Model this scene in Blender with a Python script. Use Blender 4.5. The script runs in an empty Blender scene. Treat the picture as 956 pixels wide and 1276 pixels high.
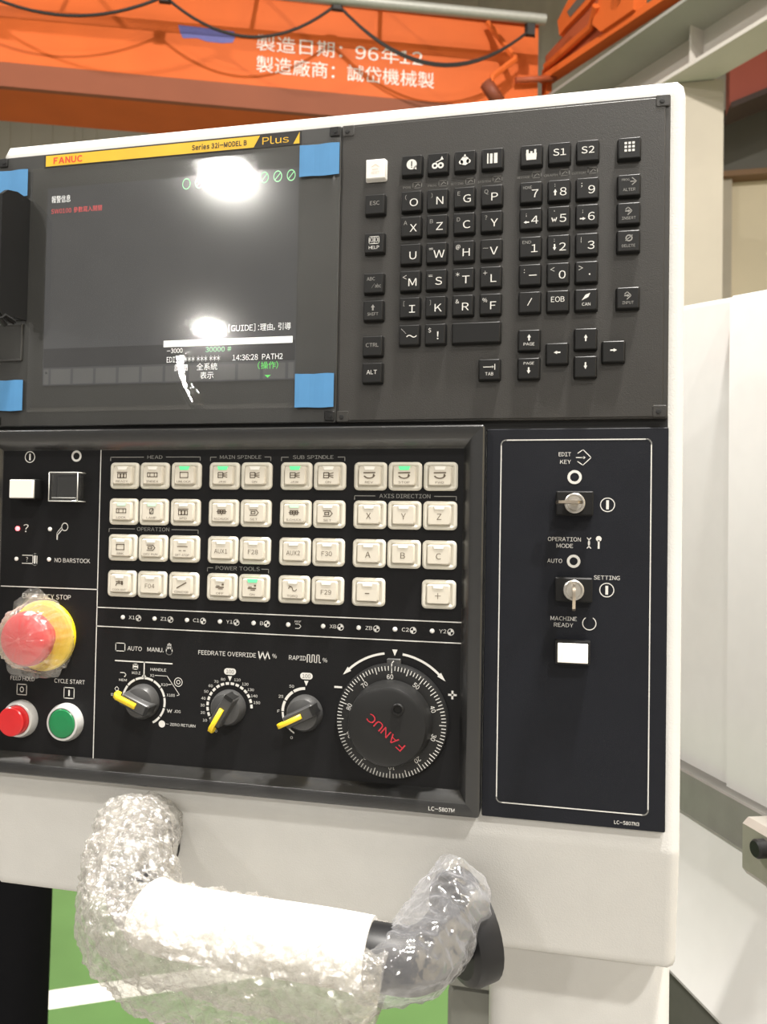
import bpy, math, random
from mathutils import Vector, Matrix, noise
random.seed(4)
S = bpy.context.scene
COL = S.collection
PI = math.pi
Z0 = 1850.0            # height of the panel's top edge above the floor, mm; all coordinates below are mm from that corner

# ------------------------------------------------------------------ camera
def cam_axes(yaw, pit, rol):
    yaw, pit, rol = map(math.radians, (yaw, pit, rol))
    f = Vector((-math.sin(yaw)*math.cos(pit), math.cos(yaw)*math.cos(pit), math.sin(pit)))
    r = Vector((math.cos(yaw), math.sin(yaw), 0)); u = r.cross(f)
    return (math.cos(rol)*r + math.sin(rol)*u, -math.sin(rol)*r + math.cos(rol)*u, f)
cd = bpy.data.cameras.new('camera'); cam = bpy.data.objects.new('camera', cd); COL.objects.link(cam)
r_, u_, f_ = cam_axes(12.6, 1.36, 1.0)
cam.matrix_world = Matrix(((r_.x, u_.x, -f_.x, .1626), (r_.y, u_.y, -f_.y, -.563), (r_.z, u_.z, -f_.z, (Z0-298.5)/1000), (0, 0, 0, 1)))
cd.sensor_fit = 'VERTICAL'; cd.sensor_height = 36.0; cd.lens = 1000/1276*36
cd.clip_start = .02; cd.clip_end = 80
cd.dof.use_dof = True; cd.dof.focus_distance = .60; cd.dof.aperture_fstop = 14
S.camera = cam
# ------------------------------------------------------------------ world, exposure
S.view_settings.view_transform = 'Standard'; S.view_settings.look = 'None'
S.view_settings.gamma = 1.0; S.view_settings.exposure = -0.33
W = bpy.data.worlds.new('hall_light'); S.world = W; W.use_nodes = True
W.node_tree.nodes['Background'].inputs[0].default_value = (1, .96, .90, 1)
W.node_tree.nodes['Background'].inputs[1].default_value = .34
# high bay lamps (x, y, z mm from the panel corner, watts): their housings are built further down
LAMPS = [(3300, -5300, 6350, 840), (6800, -3400, 6350, 380), (-6050, -13270, 6350, 900), (1260, -900, 6350, 1650), (-11500, -24400, 6350, 900), (1400, -13270, 6350, 800), (-6500, -900, 6350, 1050)]  # last two added: sheen on the keyboard, more light on the machine
for i, (x, y, z, p) in enumerate(LAMPS):
    ld = bpy.data.lights.new('high_bay_light', 'AREA'); ld.shape = 'DISK'; ld.size = .85 if i in (2, 4) else .55
    ld.energy = p; ld.color = (1, .96, .90)
    lo = bpy.data.objects.new('high_bay_light', ld); COL.objects.link(lo); lo.location = (x/1000, y/1000, (Z0+z)/1000)

# ------------------------------------------------------------------ materials
MATS = {}
def mat(name, col, rough=.5, metal=0, var=.06, vscale=40, bump=0, bscale=300, emit=None, estr=0, coat=0, spec=.5):
    if name in MATS: return MATS[name]
    m = bpy.data.materials.new(name); m.use_nodes = True; nt = m.node_tree; b = nt.nodes['Principled BSDF']
    b.inputs['Roughness'].default_value = rough; b.inputs['Metallic'].default_value = metal
    b.inputs['Coat Weight'].default_value = coat; b.inputs['Specular IOR Level'].default_value = spec
    tc = nt.nodes.new('ShaderNodeTexCoord')
    n = nt.nodes.new('ShaderNodeTexNoise'); n.inputs['Scale'].default_value = vscale; n.inputs['Detail'].default_value = 4
    nt.links.new(tc.outputs['Object'], n.inputs['Vector'])
    r = nt.nodes.new('ShaderNodeValToRGB'); r.color_ramp.elements[0].position = .3; r.color_ramp.elements[1].position = .7
    r.color_ramp.elements[0].color = tuple(c*(1-var) for c in col)+(1,); r.color_ramp.elements[1].color = tuple(min(1, c*(1+var)) for c in col)+(1,)
    nt.links.new(n.outputs['Fac'], r.inputs['Fac']); nt.links.new(r.outputs['Color'], b.inputs['Base Color'])
    if bump:
        n2 = nt.nodes.new('ShaderNodeTexNoise'); n2.inputs['Scale'].default_value = bscale; n2.inputs['Detail'].default_value = 3
        nt.links.new(tc.outputs['Object'], n2.inputs['Vector'])
        bp = nt.nodes.new('ShaderNodeBump'); bp.inputs['Strength'].default_value = bump; bp.inputs['Distance'].default_value = .0006
        nt.links.new(n2.outputs['Fac'], bp.inputs['Height']); nt.links.new(bp.outputs['Normal'], b.inputs['Normal'])
    if emit:
        b.inputs['Emission Color'].default_value = emit+(1,); b.inputs['Emission Strength'].default_value = estr
    MATS[name] = m; return m
def film(name, base, edge, white, rough, tint=(.9, .88, .85), bump=0, bscale=60):
    """thin clear plastic: mostly see-through face on, glossier and whiter at grazing angles"""
    m = bpy.data.materials.new(name); m.use_nodes = True; nt = m.node_tree; N = nt.nodes; L = nt.links
    N.remove(N['Principled BSDF']); out = N['Material Output']
    tr = N.new('ShaderNodeBsdfTransparent'); tr.inputs[0].default_value = (.97, .97, .96, 1)
    gl = N.new('ShaderNodeBsdfGlossy'); gl.inputs['Roughness'].default_value = rough
    df = N.new('ShaderNodeBsdfDiffuse'); df.inputs[0].default_value = tint+(1,)
    tl = N.new('ShaderNodeBsdfTranslucent'); tl.inputs[0].default_value = tint+(1,)
    a = N.new('ShaderNodeMixShader'); a.inputs[0].default_value = .5; L.new(df.outputs[0], a.inputs[1]); L.new(tl.outputs[0], a.inputs[2])
    b = N.new('ShaderNodeMixShader'); b.inputs[0].default_value = white; L.new(gl.outputs[0], b.inputs[1]); L.new(a.outputs[0], b.inputs[2])
    lw = N.new('ShaderNodeLayerWeight'); lw.inputs['Blend'].default_value = .35
    mr = N.new('ShaderNodeMapRange'); mr.inputs['To Min'].default_value = base; mr.inputs['To Max'].default_value = edge
    L.new(lw.outputs['Facing'], mr.inputs['Value'])
    c = N.new('ShaderNodeMixShader'); L.new(mr.outputs[0], c.inputs[0]); L.new(tr.outputs[0], c.inputs[1]); L.new(b.outputs[0], c.inputs[2])
    if bump:
        tc = N.new('ShaderNodeTexCoord'); n2 = N.new('ShaderNodeTexNoise'); n2.inputs['Scale'].default_value = bscale; n2.inputs['Detail'].default_value = 4
        L.new(tc.outputs['Object'], n2.inputs['Vector'])
        bp = N.new('ShaderNodeBump'); bp.inputs['Strength'].default_value = bump; bp.inputs['Distance'].default_value = .004
        L.new(n2.outputs['Fac'], bp.inputs['Height']); L.new(bp.outputs['Normal'], gl.inputs['Normal']); L.new(bp.outputs['Normal'], lw.inputs['Normal'])
    L.new(c.outputs[0], out.inputs['Surface']); MATS[name] = m; return m
WHITE = mat('white_paint', (.60, .592, .57), .42, bump=.3, bscale=900, var=.02)
SKIRT = WHITE
MDI = mat('charcoal_plastic', (.031, .029, .026), .42, bump=.25, bscale=1500, spec=.42)
KEY = mat('key_black', (.011, .011, .011), .40, spec=.22)
LCDB = mat('screen_bezel', (.034, .034, .032), .32, bump=.15, bscale=1500)
FACE = mat('panel_foil_black', (.0085, .0085, .0092), .45, bump=.2, bscale=1800, spec=.16)
FRAME = mat('frame_black', (.016, .016, .016), .26, bump=.1, bscale=1500, spec=.9)
FOIL2 = mat('panel_foil_blueblack', (.0092, .0102, .0140), .45, bump=.2, bscale=1800, spec=.20)
GAP = mat('gap_black', (.004, .004, .004), .7)
INK = mat('white_ink', (.62, .61, .58), .6, var=.03)
INKG = mat('grey_ink', (.24, .235, .22), .6)
INKB = mat('brown_ink', (.10, .075, .05), .6)
BTN = mat('button_ivory', (.64, .61, .53), .38, var=.02)
CAP = mat('cap_beige', (.58, .54, .46), .42, var=.02)
WCAP = mat('cap_white', (.70, .685, .65), .4, var=.02)
LENS = mat('lens_clear', (.80, .78, .72), .12)
LEDG = mat('led_green', (.15, .80, .35), .2, emit=(.05, 1, .20), estr=.5)
LEDP = mat('led_pale_green', (.55, .80, .58), .2, emit=(.25, 1, .5), estr=.12)
LEDW = mat('led_white', (.80, .80, .78), .3)
LEDR = mat('led_red', (1, .35, .35), .2, emit=(1, .10, .12), estr=5)
RED = mat('button_red', (.62, .018, .022), .3)
GREEN = mat('button_green', (.008, .17, .055), .3)
YEL = mat('yellow_plastic', (.86, .66, .02), .4)
YELK = mat('pointer_yellow', (.88, .62, .02), .4)
SILV = mat('silver_ring', (.62, .62, .61), .28, .35)
KNOB = mat('knob_grey', (.045, .045, .045), .38)
KNOBD = mat('knob_black', (.013, .013, .013), .38, spec=.3)
STEEL = mat('steel', (.55, .53, .49), .34, .85)
BRASS = mat('nickel_key', (.66, .57, .46), .3, 1.0)
BLUE = mat('blue_tape', (.062, .215, .43), .5)
YSTRIP = mat('yellow_strip', (.66, .40, .012), .4)
REDINK = mat('red_ink', (.62, .04, .02), .5)
BLKINK = mat('black_ink', (.012, .010, .008), .5)
SCR = mat('screen_grey', (.055, .055, .056), .12, emit=(.9, .92, 1), estr=.042)
SCRW = mat('screen_white', (.6, .6, .6), .2, emit=(1, 1, .98), estr=.75)
SCRG = mat('screen_green', (.2, .5, .25), .2, emit=(.45, 1, .55), estr=.40)
SCRGB = mat('screen_bright_green', (.1, .5, .1), .2, emit=(.18, .9, .18), estr=.45)
SCRR = mat('screen_red', (.5, .1, .1), .2, emit=(1, .10, .12), estr=.45)
SCRB = mat('screen_box', (.075, .075, .075), .15, emit=(1, 1, 1), estr=.05)
LOGOR = mat('logo_red', (.42, .015, .03), .45)
BLKH = mat('handle_black', (.014, .014, .015), .42, spec=.3)
PAPER = mat('white_foam', (.86, .85, .83), .6, var=.02)
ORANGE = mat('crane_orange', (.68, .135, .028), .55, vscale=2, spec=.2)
ORDARK = mat('crane_dull_orange', (.30, .085, .040), .6, vscale=2)  # duller, browner orange for the girder's bottom lip
SIGN = mat('crane_white_letter', (.85, .82, .78), .6)
VIOLET = mat('crane_violet_logo', (.14, .14, .42), .6)
GALV = mat('galvanised', (.40, .40, .37), .5, .3)
CABLE = mat('cable_black', (.02, .016, .014), .6)
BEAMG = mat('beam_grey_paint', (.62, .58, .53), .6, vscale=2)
COLB = mat('column_beige', (.40, .355, .285), .65, vscale=2)
CLAD = mat('cladding_grey', (.42, .39, .33), .75, vscale=1)
WALLB = mat('wall_beige', (.66, .58, .43), .8, vscale=1)
REDB = mat('beam_red', (.36, .07, .04), .6, vscale=1)
DKPAN = mat('dark_panel', (.10, .095, .08), .6, vscale=1)
FLOORC = mat('floor_grey', (.26, .25, .23), .4, vscale=2)
FLOORG = mat('floor_green', (.10, .20, .065), .32, vscale=3, var=.08)
STRIPE = mat('floor_white', (.80, .80, .74), .5)
MWHITE = mat('machine_white', (.75, .745, .73), .16, var=.015, coat=.3)
MDARK = mat('machine_plinth', (.13, .13, .11), .55)
RAIL = mat('brushed_steel', (.27, .262, .245), .45, .25)
CLOTH = mat('black_cloth', (.004, .004, .0045), .95, bump=.4, bscale=400, spec=.05)
SKIN = mat('skin', (.60, .38, .27), .5)
HAIR = mat('black_hair', (.012, .010, .009), .5)
SHOE = mat('shoe_black', (.015, .015, .015), .4)
WRAP = film('bubble_wrap', .25, .82, .52, .15, (.68, .65, .60), bump=1.0, bscale=150)
CLEARB = film('clear_bag', .23, .70, .50, .10, (.80, .80, .84), bump=.5, bscale=70)
EWRAP = film('thin_wrap', .20, .70, .45, .14, (.92, .88, .84), bump=.5, bscale=110)
SFILM = film('screen_film', .045, .30, .12, .055, (.8, .8, .8))
CLEAR = film('clear_plastic', .03, .45, .08, .05, (.9, .9, .9))

# ------------------------------------------------------------------ mesh builder (mm)
POS = {}
class MB:
    def __init__(s): s.v = []; s.f = []
    def add(s, vs, fs):
        o = len(s.v); s.v += [tuple(p) for p in vs]; s.f += [tuple(i+o for i in f) for f in fs]; return s
    def box(s, x0, x1, y0, y1, z0, z1):
        v = [(x, y, z) for x in (x0, x1) for y in (y0, y1) for z in (z0, z1)]
        return s.add(v, [(0, 1, 3, 2), (4, 6, 7, 5), (0, 4, 5, 1), (2, 3, 7, 6), (0, 2, 6, 4), (1, 5, 7, 3)])
    def loft(s, rings, cap0=True, cap1=True, closed=True):
        n = len(rings[0]); vs = [p for r in rings for p in r]; fs = []
        for k in range(len(rings)-1):
            for i in range(n if closed else n-1):
                j = (i+1) % n; fs.append((k*n+i, k*n+j, (k+1)*n+j, (k+1)*n+i))
        if cap0: fs.append(tuple(range(n))[::-1])
        if cap1: fs.append(tuple((len(rings)-1)*n+i for i in range(n)))
        return s.add(vs, fs)
    def rr(s, cx, cz, levels, w, h, r, n=4, cap0=True, cap1=True):
        """rounded-rectangle stack along -y; levels = [(y, inset), ...]"""
        return s.loft([[(x, y, z) for x, z in rrect(cx, cz, w-2*i, h-2*i, max(.05, r-i), n)] for y, i in levels], cap0, cap1)
    def lathe(s, cx, cz, levels, n=32, cap0=True, cap1=True):
        return s.loft([[(cx+r*math.cos(a*2*PI/n), y, cz+r*math.sin(a*2*PI/n)) for a in range(n)] for y, r in levels], cap0, cap1)
    def tube(s, pts, r, n=12, cap=True):
        pts = [Vector(p) for p in pts]; rings = []; m = len(pts)
        rs = r if isinstance(r, (list, tuple)) else [r]*m
        t = (pts[1]-pts[0]).normalized(); up = Vector((0, 0, 1)) if abs(t.z) < .9 else Vector((0, 1, 0))
        a = t.cross(up).normalized()
        for i, p in enumerate(pts):
            t = (pts[min(i+1, m-1)]-pts[max(i-1, 0)]).normalized()
            a = (a-t*a.dot(t)).normalized(); b = t.cross(a)
            rings.append([p+rs[i]*(math.cos(k*2*PI/n)*a+math.sin(k*2*PI/n)*b) for k in range(n)])
        return s.loft(rings, cap, cap)
    def prism(s, outline, a, b):
        """outline = list of 3-D points, extruded by vector from a*dir.. here (a=vector offset 0, b=vector offset 1)"""
        a = Vector(a); b = Vector(b)
        return s.loft([[Vector(p)+a for p in outline], [Vector(p)+b for p in outline]])
    def build(s, name, m, parent=None, org=None, smooth=35, xf=None):
        if org is None: org = POS[parent.name] if parent is not None else (0, 0, 0)
        me = bpy.data.meshes.new(name)
        vs = s.v
        if xf is not None: vs = [xf @ Vector(p) for p in vs]
        me.from_pydata([((p[0]-org[0])/1000, (p[1]-org[1])/1000, (p[2]-org[2])/1000) for p in vs], [], s.f)
        me.validate(); me.update()
        import bmesh
        bm = bmesh.new(); bm.from_mesh(me); bmesh.ops.recalc_face_normals(bm, faces=bm.faces) if not getattr(s, 'flat', False) else None
        bm.to_mesh(me); bm.free()
        me.materials.append(m)
        if smooth:
            me.set_sharp_from_angle(angle=math.radians(smooth)); me.polygons.foreach_set('use_smooth', [len(p.vertices) <= 4 for p in me.polygons]); me.update()
        return link(name, me, parent, org)
def link(name, me, parent, org):
    o = bpy.data.objects.new(name, me); COL.objects.link(o); POS[o.name] = tuple(org)
    if parent is not None:
        o.parent = parent; q = POS[parent.name]; o.location = [(org[i]-q[i])/1000 for i in range(3)]
    else: o.location = (org[0]/1000, org[1]/1000, (org[2]+Z0)/1000)
    return o
def rrect(cx, cz, w, h, r, n=4):
    out = []
    for sx, sz, a0 in ((1, 1, 0), (-1, 1, 90), (-1, -1, 180), (1, -1, 270)):
        for k in range(n+1):
            a = math.radians(a0+90*k/n); out.append((cx+sx*(w/2-r)+r*math.cos(a), cz+sz*(h/2-r)+r*math.sin(a)))
    return out
def tag(o, label=None, cat=None, group=None, kind=None):
    if label: o['label'] = label
    if cat: o['category'] = cat
    if group: o['group'] = group
    if kind: o['kind'] = kind
    return o
def thing(name, org, label, cat, group=None):
    o = bpy.data.objects.new(name, None); COL.objects.link(o); POS[o.name] = tuple(org); o.empty_display_size = .02
    o.location = (org[0]/1000, org[1]/1000, (org[2]+Z0)/1000); return tag(o, label, cat, group)
def copyof(o, parent, org):
    return link(o.name.split('.')[0], o.data, parent, org)

# ------------------------------------------------------------------ flat print (on planes y = const, seen from -y)
TXT = {}
def glyph1(t, bold):
    k = (t, bold)
    if k not in TXT:
        c = bpy.data.curves.new('t', 'FONT'); c.body = t; c.resolution_u = 3; c.offset = bold
        o = bpy.data.objects.new('t', c); me = bpy.data.meshes.new_from_object(o)
        TXT[k] = ([(v.co.x, v.co.y) for v in me.vertices], [tuple(p.vertices) for p in me.polygons])
        bpy.data.objects.remove(o); bpy.data.meshes.remove(me); bpy.data.curves.remove(c)
    return TXT[k]
def glyphs(t, bold=0):
    """line of text; the plain sans forms of the latin letters are the full-width ones, set with even gaps"""
    V = []; F = []; x = 0
    for ch in t:
        if ch == ' ': x += .30; continue
        cjk = ord(ch) > 0x2e00
        v, f = glyph1(chr(ord(ch)+0xfee0) if 0x20 < ord(ch) < 0x7f else ch, 0 if cjk else bold)
        if not v: x += .3; continue
        x0 = min(a for a, b in v); x1 = max(a for a, b in v); o = len(V)
        if cjk and ch not in '，（）': V += [(x+a, b) for a, b in v]; adv = 1.0
        else: V += [(x+a-x0, b) for a, b in v]; adv = x1-x0+.11
        F += [tuple(q+o for q in p) for p in f]; x += adv
    return V, F
CAPH = .735
class Print(MB):
    flat = True
    def __init__(s, y, x=0, z=0): MB.__init__(s); s.y = y; s.x = x; s.z = z
    def p(s, x, z): return (x+s.x, s.y, z+s.z)
    def text(s, t, x, z, h, w=None, align=0, rot=0, bold=0, sx=1):
        v, f = glyphs(t, bold)
        if not v: return s
        k = h/CAPH; x0 = min(a for a, b in v); x1 = max(a for a, b in v); kx = k*sx
        if w: kx = w/(x1-x0)
        ax = {0: (x0+x1)/2, -1: x0, 1: x1}[align]; c, sn = math.cos(math.radians(rot)), math.sin(math.radians(rot))
        out = []
        for a, b in v:
            a = (a-ax)*kx; b = b*k-h/2; out.append(s.p(x+a*c-b*sn, z+a*sn+b*c))
        return s.add(out, f)
    def quad(s, x0, x1, z0, z1): return s.add([s.p(x0, z0), s.p(x1, z0), s.p(x1, z1), s.p(x0, z1)], [(0, 1, 2, 3)])
    def poly(s, pts): return s.add([s.p(*q) for q in pts], [tuple(range(len(pts)))])
    def line(s, pts, w, close=False):
        pts = list(pts)+([pts[0]] if close else [])
        for (x0, z0), (x1, z1) in zip(pts, pts[1:]):
            d = math.hypot(x1-x0, z1-z0)
            if d < 1e-6: continue
            ux, uz = (x1-x0)/d*w/2, (z1-z0)/d*w/2
            s.poly([(x0-ux+uz, z0-uz-ux), (x1+ux+uz, z1+uz-ux), (x1+ux-uz, z1+uz+ux), (x0-ux-uz, z0-uz+ux)])
        return s
    def arc(s, cx, cz, r, a0, a1, w, n=24, fx=1):
        P = []
        for k in range(n+1):
            a = math.radians(a0+(a1-a0)*k/n)
            P += [s.p(cx+fx*(r-w/2)*math.cos(a), cz+(r-w/2)*math.sin(a)), s.p(cx+fx*(r+w/2)*math.cos(a), cz+(r+w/2)*math.sin(a))]
        sg = [(2*k, 2*k+1, 2*k+3, 2*k+2) if a1 > a0 else (2*k, 2*k+2, 2*k+3, 2*k+1) for k in range(n)]
        return s.add(P, sg)
    def ring(s, cx, cz, r, w, n=24, fx=1): return s.arc(cx, cz, r, 0, 360, w, n, fx)
    def disc(s, cx, cz, r, n=16): return s.poly([(cx+r*math.cos(2*PI*k/n), cz+r*math.sin(2*PI*k/n)) for k in range(n)])
    def rrline(s, x0, x1, z0, z1, r, w): return s.line([q for q in rrect((x0+x1)/2, (z0+z1)/2, x1-x0, z1-z0, r, 5)], w, True)
    def arrow(s, x, z, dx, dz, ln, hw):
        """solid arrow centred on x,z pointing (dx,dz)"""
        n = math.hypot(dx, dz); dx /= n; dz /= n; px, pz = -dz, dx
        q = lambda a, b: (x+dx*a+px*b, z+dz*a+pz*b)
        s.poly([q(-ln/2, hw*.4), q(-ln/2, -hw*.4), q(0, -hw*.4), q(0, hw*.4)]); return s.poly([q(0, hw), q(0, -hw), q(ln/2, 0)])

# ================================================================== SETTING
fl = MB(); fl.box(-20000, 9000, -30000, 9600, -Z0-100, -Z0)
floor = tag(fl.build('floor', FLOORC), kind='structure')
gz = MB(); gz.box(-9000, 6000, 1150, 5000, -Z0, -Z0+.6); gz.build('green_floor_patch', FLOORG, floor)  # green kept to this area; unseen floor around left grey against green bounce
st = MB(); g = Vector((261, 152, 0)).normalized(); nrm = Vector((g.y, -g.x, 0))
q0 = Vector((-1492, 1845, -Z0))-g*900; q1 = q0+g*1700
st.loft([[q0, q1, q1+nrm*112, q0+nrm*112], [p+Vector((0, 0, 1.6)) for p in (q0, q1, q1+nrm*112, q0+nrm*112)]])
st.build('floor_marking', STRIPE, floor)
wl = MB(); wl.box(-14000, 9000, 9500, 9600, -Z0, 3900); wl.box(-14000, 9000, 9560, 9600, 3900, 7600)
wb = tag(wl.build('wall_back', WALLB), kind='structure')
proto = None
for k in range(17):                                   # wall sheets of the cladding above the beige dado
    m_ = MB(); m_.box(-700, 700, 9520, 9560, 3930, 7590)
    for j in range(4): m_.box(-620+j*350, -480+j*350, 9508, 9520, 3930, 7590)
    if proto is None: proto = m_.build('cladding_sheet', CLAD, wb, org=(0, 9540, 5700)); POS0 = POS[proto.name]; proto.location = ((-12900)/1000, 9.54, 5.7); 
    else: link('cladding_sheet', proto.data, wb, (-12900+1405*k-0, 9540, 5700))
m_ = MB(); m_.box(1900, 2050, 9380, 9500, -Z0, 3900); m_.build('pilaster', COLB, wb)
m_ = MB(); m_.box(1850, 5200, 9300, 9500, 3895, 3960); m_.build('sill_strip', mat('sill_brown', (.20, .11, .05), .6), wb)
m_ = MB(); m_.box(1950, 4800, 9350, 9500, 3965, 4700); m_.build('louvre_panel', DKPAN, wb)
m_ = MB(); m_.box(7600, 7700, -6000, 9500, -Z0, 7600)
tag(m_.build('wall_right', WALLB), kind='structure')
m_ = MB(); m_.box(-20000, 9000, -30000, 9600, 7600, 7700)
tag(m_.build('ceiling', CLAD), kind='structure')

# ================================================================== CRANE
G0 = Vector((-2806, 5348, 0)); Gs = Vector((.936, .352, 0)); Gn = Vector((.352, -.936, 0))
def gp(s, o, z): return G0+Gs*s+Gn*o+Vector((0, 0, z))
def gbox(mb, s0, s1, o0, o1, z0, z1):
    mb.loft([[gp(s0, o0, z0), gp(s1, o0, z0), gp(s1, o1, z0), gp(s0, o1, z0)], [gp(s0, o0, z1), gp(s1, o0, z1), gp(s1, o1, z1), gp(s0, o1, z1)]]); return mb
R0 = Vector((1283, 5497, 0)); Rs = Vector((-.664, .748, 0)); Rn = Vector((-.748, -.664, 0))
def rp(s, o, z): return R0+Rs*s+Rn*o+Vector((0, 0, z))
def rbox(mb, s0, s1, o0, o1, z0, z1):
    mb.loft([[rp(s0, o0, z0), rp(s1, o0, z0), rp(s1, o1, z0), rp(s0, o1, z0)], [rp(s0, o0, z1), rp(s1, o0, z1), rp(s1, o1, z1), rp(s0, o1, z1)]]); return mb
CR = thing('overhead_crane', tuple(gp(1500, 0, 3170)), 'orange overhead travelling crane with white Chinese lettering above the pendant', 'crane')
m_ = MB(); gbox(m_, -5500, 2900, -640, 0, 3330, 4070); girder = m_.build('girder', ORANGE, CR)
tag(girder)
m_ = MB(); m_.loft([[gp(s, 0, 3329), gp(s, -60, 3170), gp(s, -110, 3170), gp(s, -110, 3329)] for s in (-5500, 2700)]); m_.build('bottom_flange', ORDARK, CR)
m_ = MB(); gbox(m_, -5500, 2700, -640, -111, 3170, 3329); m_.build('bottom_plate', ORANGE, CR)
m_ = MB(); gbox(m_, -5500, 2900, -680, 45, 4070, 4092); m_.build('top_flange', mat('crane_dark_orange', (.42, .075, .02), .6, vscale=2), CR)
pr = Print(0)
def gtext(mb, t, s0, s1, zc, h):
    v, f = glyphs(t, .004); x0 = min(a for a, b in v); x1 = max(a for a, b in v); z0 = min(b for a, b in v); z1 = max(b for a, b in v)
    mb.add([gp(s0+(a-x0)/(x1-x0)*(s1-s0), 2, zc-h/2+(b-z0)/(z1-z0)*h) for a, b in v], f)
m_ = MB(); gtext(m_, '製造日期：96年12', 504, 1890, 3690, 135); m_.build('lettering', SIGN, girder, smooth=0)
m_ = MB(); gtext(m_, '製造廠商：誠岱機械製', 507, 1990, 3512, 140); m_.build('lettering', SIGN, girder, smooth=0)
m_ = MB(); m_.add([gp(s, 2.5, z) for s, z in ((-124, 3766), (-105, 3700), (-84, 3661), (30, 3672), (110, 3652), (230, 3652), (312, 3664), (330, 3705), (323, 3757), (150, 3762))], [tuple(range(10))])
m_.build('logo', VIOLET, girder, smooth=0)
def P_on(s, z, o):                                   # same spot seen from the aisle, moved o mm off the girder
    return gp(697+(s-697)*(1-o/6580), o, -298+(z+298)*(1-o/6580))
m_ = MB(); m_.tube([P_on(-5200, 4040, 350), P_on(2960, 4140, 350)], 42, 14); pipe = m_.build('festoon_track', GALV, CR)
for s in (-2600, -1000, 500, 1570, 2560):
    m_ = MB(); a = P_on(s, 4110, 350); m_.tube([a, Vector((a.x, a.y, 4092))-Gn*330], 18, 8); m_.build('track_bracket', GALV, CR)
m_ = MB(); a, b = P_on(-5200, 3905, 330), P_on(2800, 3935, 330)
def span(s0, z0, sm, zm, s1, z1, o=330, n=18):
    pts = []
    for k in range(n+1):
        t = k/n; s = s0+(s1-s0)*t
        base = z0+(z1-z0)*t; tm = (sm-s0)/(s1-s0); sag = zm-(z0+(z1-z0)*tm)
        pts.append(P_on(s, base+sag*4*t*(1-t), o))
    return pts
SP = [(-3500, 4000, -2700, 3640, -1900, 4000), (-1900, 4000, -1370, 3750, -236, 3990), (-236, 3990, 400, 3725, 1160, 4080), (1160, 4080, 2000, 3660, 2830, 4040)]
for a in SP:
    m_ = MB(); m_.tube(span(*a), 12, 8); m_.build('festoon_cable', CABLE, CR)
m_ = MB(); m_.tube(span(1160, 4080, 2080, 3640, 2830, 4040, 345), 8, 8); m_.build('festoon_cable', CABLE, CR)
for s, z in ((-1900, 4000), (-236, 3990), (1160, 4080), (2830, 4040)):
    m_ = MB(); c = P_on(s, z, 335); d = Gs*45
    m_.loft([[c-d+Vector((0, 0, k))-Gn*20, c+d+Vector((0, 0, k))-Gn*20, c+d*.7+Vector((0, 0, k))+Gn*20, c-d*.7+Vector((0, 0, k))+Gn*20] for k in (-50, 10, 70)]); m_.build('cable_trolley', CABLE, CR)
# bent arm in front of the girder's right end
m_ = MB(); m_.tube([P_on(2450, 4060, 60), P_on(2700, 3770, 220)], 28, 6); m_.tube([P_on(2700, 3770, 220), P_on(2500, 3600, 260), P_on(2475, 3500, 260)], 26, 6); m_.build('bumper_arm', ORANGE, CR)
m_ = MB(); m_.tube([P_on(2440, 3540, 250), P_on(2560, 3380, 250)], 55, 6); m_.build('bumper_pad', mat('pad_brown', (.22, .05, .02), .6), CR)
# end truck on the runway
def RO(s, z, o=330, d=0):                            # o mm off the web plane, along the aisle's line of sight
    k = 1-o/4862; return rp(-3789+(s+3789)*k, o+d, -298+(z+298)*k)
def rplate(mb, pts, o=330, th=40): mb.loft([[RO(s, z, o, d) for s, z in pts] for d in (0, th)]); return mb
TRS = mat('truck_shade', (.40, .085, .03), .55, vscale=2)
et = MB(); rplate(et, ((150, 3788), (1950, 3868), (1950, 3925), (150, 3845)), 300, 110); et.build('end_truck_chord', ORANGE, CR)
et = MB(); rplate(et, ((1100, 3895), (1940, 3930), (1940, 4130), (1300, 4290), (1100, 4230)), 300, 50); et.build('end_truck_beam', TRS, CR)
et = MB(); rplate(et, ((770, 3875), (1130, 3890), (1230, 4010), (1130, 4230), (1020, 4330), (860, 4330), (770, 4120)), 300, 140); et.build('wheel_plate', ORANGE, CR)
et = MB(); rplate(et, ((1250, 4300), (1340, 4260), (1640, 4210), (1700, 4180), (1730, 4330), (1600, 4440), (1250, 4480)), 300, 90); et.build('bracing_plate', ORANGE, CR)
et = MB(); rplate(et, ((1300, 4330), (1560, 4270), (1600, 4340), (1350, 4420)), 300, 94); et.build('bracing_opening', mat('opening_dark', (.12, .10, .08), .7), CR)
et = MB(); et.tube([RO(1880, 3985, 300, 90), RO(1300, 4040, 300, 90), RO(1160, 4120, 300, 160)], 32, 8); et.build('bracing_bar', ORANGE, CR)
et = MB(); et.lathe(0, 0, [(0, 55), (20, 55), (24, 30)], 20)
et.build('wheel_bearing', TRS, CR, xf=Matrix.Translation(RO(960, 4040, 300, 140)) @ Matrix.Rotation(math.atan2(-Rn.x, Rn.y)+PI, 4, 'Z'))
et = MB(); rplate(et, ((1905, 3745), (1975, 3745), (1975, 4010), (1905, 4030)), 300, 60); et.build('end_plate', ORANGE, CR)
et = MB(); et.tube([P_on(2700, 3585, 60), P_on(3060, 3640, 60)], 26, 8); et.build('tie_bar', TRS, CR)

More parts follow.
